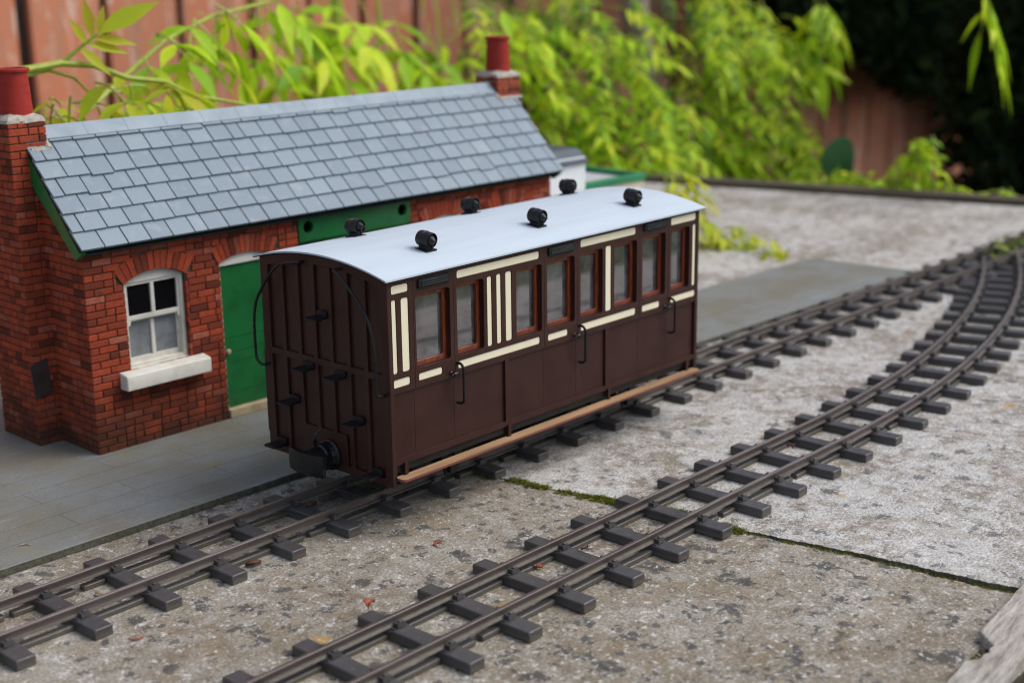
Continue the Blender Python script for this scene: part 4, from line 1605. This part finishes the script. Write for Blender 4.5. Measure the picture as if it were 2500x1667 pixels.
# twig tip: leaves pointing up
vs, fs = [], []
for p, d, l in (((88, 421, 262), (-.55, -.1, .8), 26), ((93, 420, 266), (-.2, -.1, 1), 34), ((97, 418, 269), (.25, -.1, 1), 24), ((97, 418, 269), (1, -.25, .55), 58), ((94, 420, 266), (1, -.3, -.12), 34), ((89, 422, 262), (1, -.35, -.22), 32), ((84, 424, 259), (.6, -.5, -.7), 30)):
    d = Vector(d).normalized()
    nn = Vector((-.35, -.75, .55))
    nn = (nn - d * nn.dot(d)).normalized()
    leaflet(vs, fs, Vector(p), d, nn, l, l * .27, .08)
lf.add(vs, fs)
LOW = [(75, 455, 219), (91, 450, 224), (122, 460, 215), (146, 450, 207), (182, 450, 209), (207, 440, 201), (228, 430, 203), (96, 480, 203), (137, 480, 199), (176, 480, 193), (64, 450, 212), (110, 445, 228), (160, 430, 222), (130, 425, 228), (200, 450, 190), (150, 470, 190), (80, 480, 195)]
for q in LOW:
    for _ in range(2):
        p = Vector(q) + Vector((lr.uniform(-12, 12), lr.uniform(-14, 14), lr.uniform(-9, 9)))
        d = Vector((lr.uniform(-.3, 1), lr.uniform(-.7, .5), lr.uniform(-.8, .2)))
        compound(lr, lf, stm, p, d, lr.uniform(30, 52), lr.randint(1, 2), lr.uniform(28, 42), width=.32)
lf.build('foliage', M['leaf_young'], ls_, base=lb)
stm.build('stem', M['stem'], ls_, base=lb)
# taller spray behind it
bb = (180, 520, -170)
sb = thing('golden_spray', bb, 'tall golden spray with broad hanging leaves between left chimney and fence', 'plant')
lf, stm = MB(), MB()
stm.tube([(120, 520, -170), (110, 505, 60), (127, 500, 200), (195, 520, 234), (227, 520, 255), (296, 540, 274), (380, 560, 284)], 3.4, 8, 1.6)
for q, n in (((227, 520, 260), 2), ((262, 525, 270), 2), ((300, 540, 280), 3), ((335, 545, 276), 1), ((205, 520, 244), 1), ((365, 555, 286), 2)):
    for _ in range(n):
        p = Vector(q) + Vector((lr.uniform(-8, 8), lr.uniform(-10, 10), lr.uniform(-5, 5)))
        d = Vector((lr.uniform(-.6, 1), lr.uniform(-.8, .3), lr.uniform(-.7, .1)))
        compound(lr, lf, stm, p, d, lr.uniform(30, 50), lr.randint(1, 2), lr.uniform(38, 54), width=.34, droop=.5)
lf.build('foliage', M['leaf'], sb, base=bb)
stm.build('stem', M['stem'], sb, base=bb)
# sprig at the top, in front of the dark part
shrub('golden_spray', 'bright golden sprig with long drooping tips before the dark hedge', 'plant', (1930, 860, 340), [(1939, 860, 245), (1925, 845, 215), (1890, 840, 195)], 6, 3, 56, ('leaf', 'stem'), None, None, rad=20, L=76, pairs=3, toward=(0, -.2, -.7), width=.26)
shrub('golden_spray', 'pale hanging leaf cluster at the dark top corner', 'plant', (1329, 250, 340), [(1326, 250, 275), (1322, 240, 255)], 8, 3, 50, ('leaf', 'stem'), None, None, rad=16, L=50, pairs=2, toward=(0, -.1, -1.0), width=.28)
# drooping sprig that reaches the slab behind the carriage
shrub('golden_spray', 'low yellow sprig drooping onto the pale paving behind the carriage', 'plant', (760, 400, 0), [(746, 350, 95), (770, 370, 75), (800, 380, 45), (829, 360, 22), (838, 330, 18), (836, 305, 15), (826, 275, 12), (730, 400, 70), (818, 250, 9)], 15, 4, 30, ('leaf_young', 'stem'), None, None, rad=14, L=36, pairs=2, toward=(.1, -.5, -.15), width=.34)
shrub('grass_tuft', 'thin green strands lying over the far rails', 'plant', (970, 55, 0), [(930, 48, 14), (955, 52, 15), (985, 58, 16), (1020, 64, 17), (1060, 66, 18)], 23, 5, 34, ('leaf_mid', 'stem'), None, None, rad=12, L=34, pairs=1, toward=(.8, .1, -.1), width=.10)
# low growth along the far edge
EDGE = [(1320, 470, 8), (1330, 440, 14), (1332, 410, 16), (1332, 380, 18), (1330, 352, 30), (1330, 340, 52), (1332, 335, 74), (1334, 300, 14), (1342, 280, 8), (1350, 228, 10), (1338, 500, 0)]
shrub('ground_plant', 'low yellow-green plant creeping along the dark edging', 'plant', (1335, 380, -20), EDGE, 19, 6, 22, ('leaf', 'stem'), None, None, rad=15, L=26, pairs=2, width=.4)
rp_ = thing('round_leaf_plant', (1380, 488, -170), 'single round blue-green leaf standing against the shaded fence', 'plant')
mb = MB()
vs = [Vector((1380, 488, 28))] + [Vector((1380 + 30 * math.cos(2 * pi * i / 20) * .8 - 6 * math.cos(4 * pi * i / 20), 488 + 24 * math.cos(2 * pi * i / 20) * -.6, 28 + 33 * math.sin(2 * pi * i / 20))) for i in range(20)]
mb.add(vs, [(0, i + 1, (i + 1) % 20 + 1) for i in range(20)])
mb.add([v + Vector((0, 1.2, 0)) for v in vs], [(0, (i + 1) % 20 + 1, i + 1) for i in range(20)])
mb.build('leaf', M['leaf_mid'], rp_, base=(1380, 488, -170))
mb = MB()
mb.tube([(1384, 492, -170), (1384, 492, -60), (1380, 490, 26)], 2.5, 6, 1.5)
mb.build('stem', M['stem'], rp_, base=(1380, 488, -170))


# dark evergreens in shade at the end of the garden
def evergreen(name, label, base, blobs, seed, n_per, size):
    r = np.random.default_rng(seed)
    root = thing(name, base, label, 'evergreen', group='dark evergreens beyond the paving')
    vs, fs = [], []
    for (x, y, z, rx, ry, rz) in blobs:
        k = int(n_per * rx * rz / 40000)
        q = r.normal(size=(k, 3))
        q /= np.linalg.norm(q, axis=1)[:, None]
        q *= (r.random(k) ** .62)[:, None]
        P = np.c_[x + q[:, 0] * rx, y + q[:, 1] * ry, z + q[:, 2] * rz]
        D = r.normal(size=(k, 3)) + np.array([0, 0, -.5])
        D /= np.linalg.norm(D, axis=1)[:, None]
        Wv = np.cross(D, r.normal(size=(k, 3)))
        Wv /= np.linalg.norm(Wv, axis=1)[:, None]
        L = size * r.uniform(.6, 1.4, k)
        for p, d, w, l in zip(P, D, Wv, L):
            o = len(vs)
            vs += [tuple(p), tuple(p + d * l * .45 + w * l * .2), tuple(p + d * l), tuple(p + d * l * .45 - w * l * .2)]
            fs.append((o, o + 1, o + 2, o + 3))
    mb = MB()
    mb.add(vs, fs)
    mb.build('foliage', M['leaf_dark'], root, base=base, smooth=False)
    mb = MB()
    b = Vector(base)
    top = max(q[2] for q in blobs)
    mb.tube([b, b + Vector((15, 10, 300)), b + Vector((-10, 20, 700)), Vector((b.x + 10, b.y, top))], 34, 10, 10)
    mb.build('trunk', M['dark_bark'], root, base=base)


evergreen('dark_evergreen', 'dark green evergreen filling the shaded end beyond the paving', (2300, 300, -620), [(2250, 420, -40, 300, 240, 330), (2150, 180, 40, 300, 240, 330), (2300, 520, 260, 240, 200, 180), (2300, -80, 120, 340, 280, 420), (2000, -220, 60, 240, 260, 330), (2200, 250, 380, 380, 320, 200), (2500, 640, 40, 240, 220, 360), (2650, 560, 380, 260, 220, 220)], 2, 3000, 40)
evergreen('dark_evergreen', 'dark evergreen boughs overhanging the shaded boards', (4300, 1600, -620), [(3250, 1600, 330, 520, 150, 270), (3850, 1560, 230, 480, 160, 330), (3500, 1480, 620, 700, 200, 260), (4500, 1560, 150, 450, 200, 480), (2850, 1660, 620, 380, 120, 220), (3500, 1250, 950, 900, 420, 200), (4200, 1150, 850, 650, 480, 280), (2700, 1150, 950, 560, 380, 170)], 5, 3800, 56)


# ================================================================== moss and litter
mb = MB()
mr = random.Random(44)


def moss_line(y0, y1, n, wid, hgt):
    for _ in range(n):
        y = mr.uniform(y0, y1)
        if math.sin(y * .35) + math.sin(y * .13 + 2) + mr.uniform(-.8, .8) < -.5:
            continue
        x = joint_x(y) + mr.gauss(0, wid)
        k = mr.uniform(.5, 1.3)
        z = near_z(x, y) - .3
        for _j in range(3):
            d = Vector((mr.uniform(-1, 1), mr.uniform(-1, 1), mr.uniform(.4, 1.4))).normalized()
            w = d.orthogonal().normalized() * .35 * k
            p = Vector((x, y, z))
            e = p + d * hgt * k
            mb.add([p - w, p + w, e + w * .6, e, e - w * .6], [(0, 1, 2, 3, 4)])


moss_line(-64, 44, 3200, 1.6, 2.0)
moss_line(20, 46, 900, 2.2, 2.6)
moss_line(-74, -52, 900, 2.0, 2.4)
moss_line(-92, -70, 300, 1.6, 1.6)
moss_line(-114, -86, 2200, 3.2, 3.0)
moss_line(-150, -118, 1000, 2.2, 2.2)
moss_line(-300, -150, 900, .8, 1.2)
tag(mb.build('moss', M['moss'], smooth=False), 'yellow-green moss growing in the joint between the two slabs', 'moss', kind='stuff')


def curl(name, label, x, y, z, size, mat, seed, kind='curl'):
    r = random.Random(seed)
    mb = MB()
    nu, nv = 9, 5
    a0 = r.uniform(0, 6.28)
    u = Vector((math.cos(a0), math.sin(a0), 0))
    w = Vector((-u.y, u.x, 0))
    vs = []
    tw = r.uniform(.6, 1.2)
    for i in range(nu):
        t_ = i / (nu - 1) - .5
        wd = (.05 + math.sin(pi * (t_ + .5)) ** .8) * .28
        for j in range(nv):
            q = (j / (nv - 1) - .5) * 2
            if kind == 'curl':
                c = u * (t_ * size) + w * (q * wd * size + math.cos(t_ * 5) * size * .12) + Vector((0, 0, abs(q) ** 1.5 * size * .22 + math.sin((t_ + .5) * pi) * size * .16 * tw + r.uniform(0, .04) * size))
            else:
                c = u * (t_ * size) + w * (q * wd * size * .25 + math.cos(t_ * 4) * size * .25) + Vector((0, 0, r.uniform(.0, .03) * size + .2))
            vs.append(Vector((x, y, z + .25)) + c)
    fs = [(i * nv + j, i * nv + j + 1, (i + 1) * nv + j + 1, (i + 1) * nv + j) for i in range(nu - 1) for j in range(nv - 1)]
    mb.add(vs, fs)
    o = mb.build(name, mat, base=(x, y, z))
    o.location = Vector((x, y, z)) * S
    md = o.modifiers.new("thick", 'SOLIDIFY')
    md.thickness = .25 * S
    return tag(o, label, 'leaf', 'dried leaves lying about the tracks')


LIT = [('crumpled orange-red dead leaf inside the front track', 18, -92, 0, 7, 'dead', 'curl'),
       ('rusty round leaf lying on top of a front track sleeper', 45, -104, 5.7, 6, 'dead_brown', 'curl'),
       ('thin orange petiole bent under the front rail', 37, -124, 5, 10, 'dead', 'stalk'),
       ('dark brown curled leaf at a sleeper end of the carriage track', -80, 28, 0, 9, 'dead_brown', 'curl'),
       ('small brown leaf on a sleeper near the buffer', -11, 60, 5.7, 7, 'dead_brown', 'curl'),
       ('thin orange dried petiole on the brown slab in front of the carriage track', -172, 3, 0, 8, 'dead', 'stalk'),
       ('bright orange curled leaf propped on a front track sleeper end', -80, -66, 5, 9, 'dead', 'curl'),
       ('wiry red petiole lying on the bare slab between the two tracks', 7, -29, 0, 11, 'dead', 'stalk'),
       ('straw coloured hooked leaf on the open brown slab', -4, -216, -3, 10, 'dead_straw', 'stalk'),
       ('rusty disc leaf on a pale-slab sleeper of the front track', 262, -103, 5.7, 7, 'dead_brown', 'curl'),
       ('pale scrap of leaf on the platform near its edge', -153, 140, 5, 7, 'dead_straw', 'stalk'),
       ('pale crumpled scrap inside the carriage track', -156, 60, 0, 6, 'dead_straw', 'curl'),
       ('pale dead blade next to the moss line', 96, 2, 0, 9, 'dead_straw', 'stalk')]
for i, (lab, x, y, z, s, m, k) in enumerate(LIT):
    curl('dead_leaf', lab, x, y, z + near_z(x, y) * (x < 110), s, M[m], 60 + i, k)
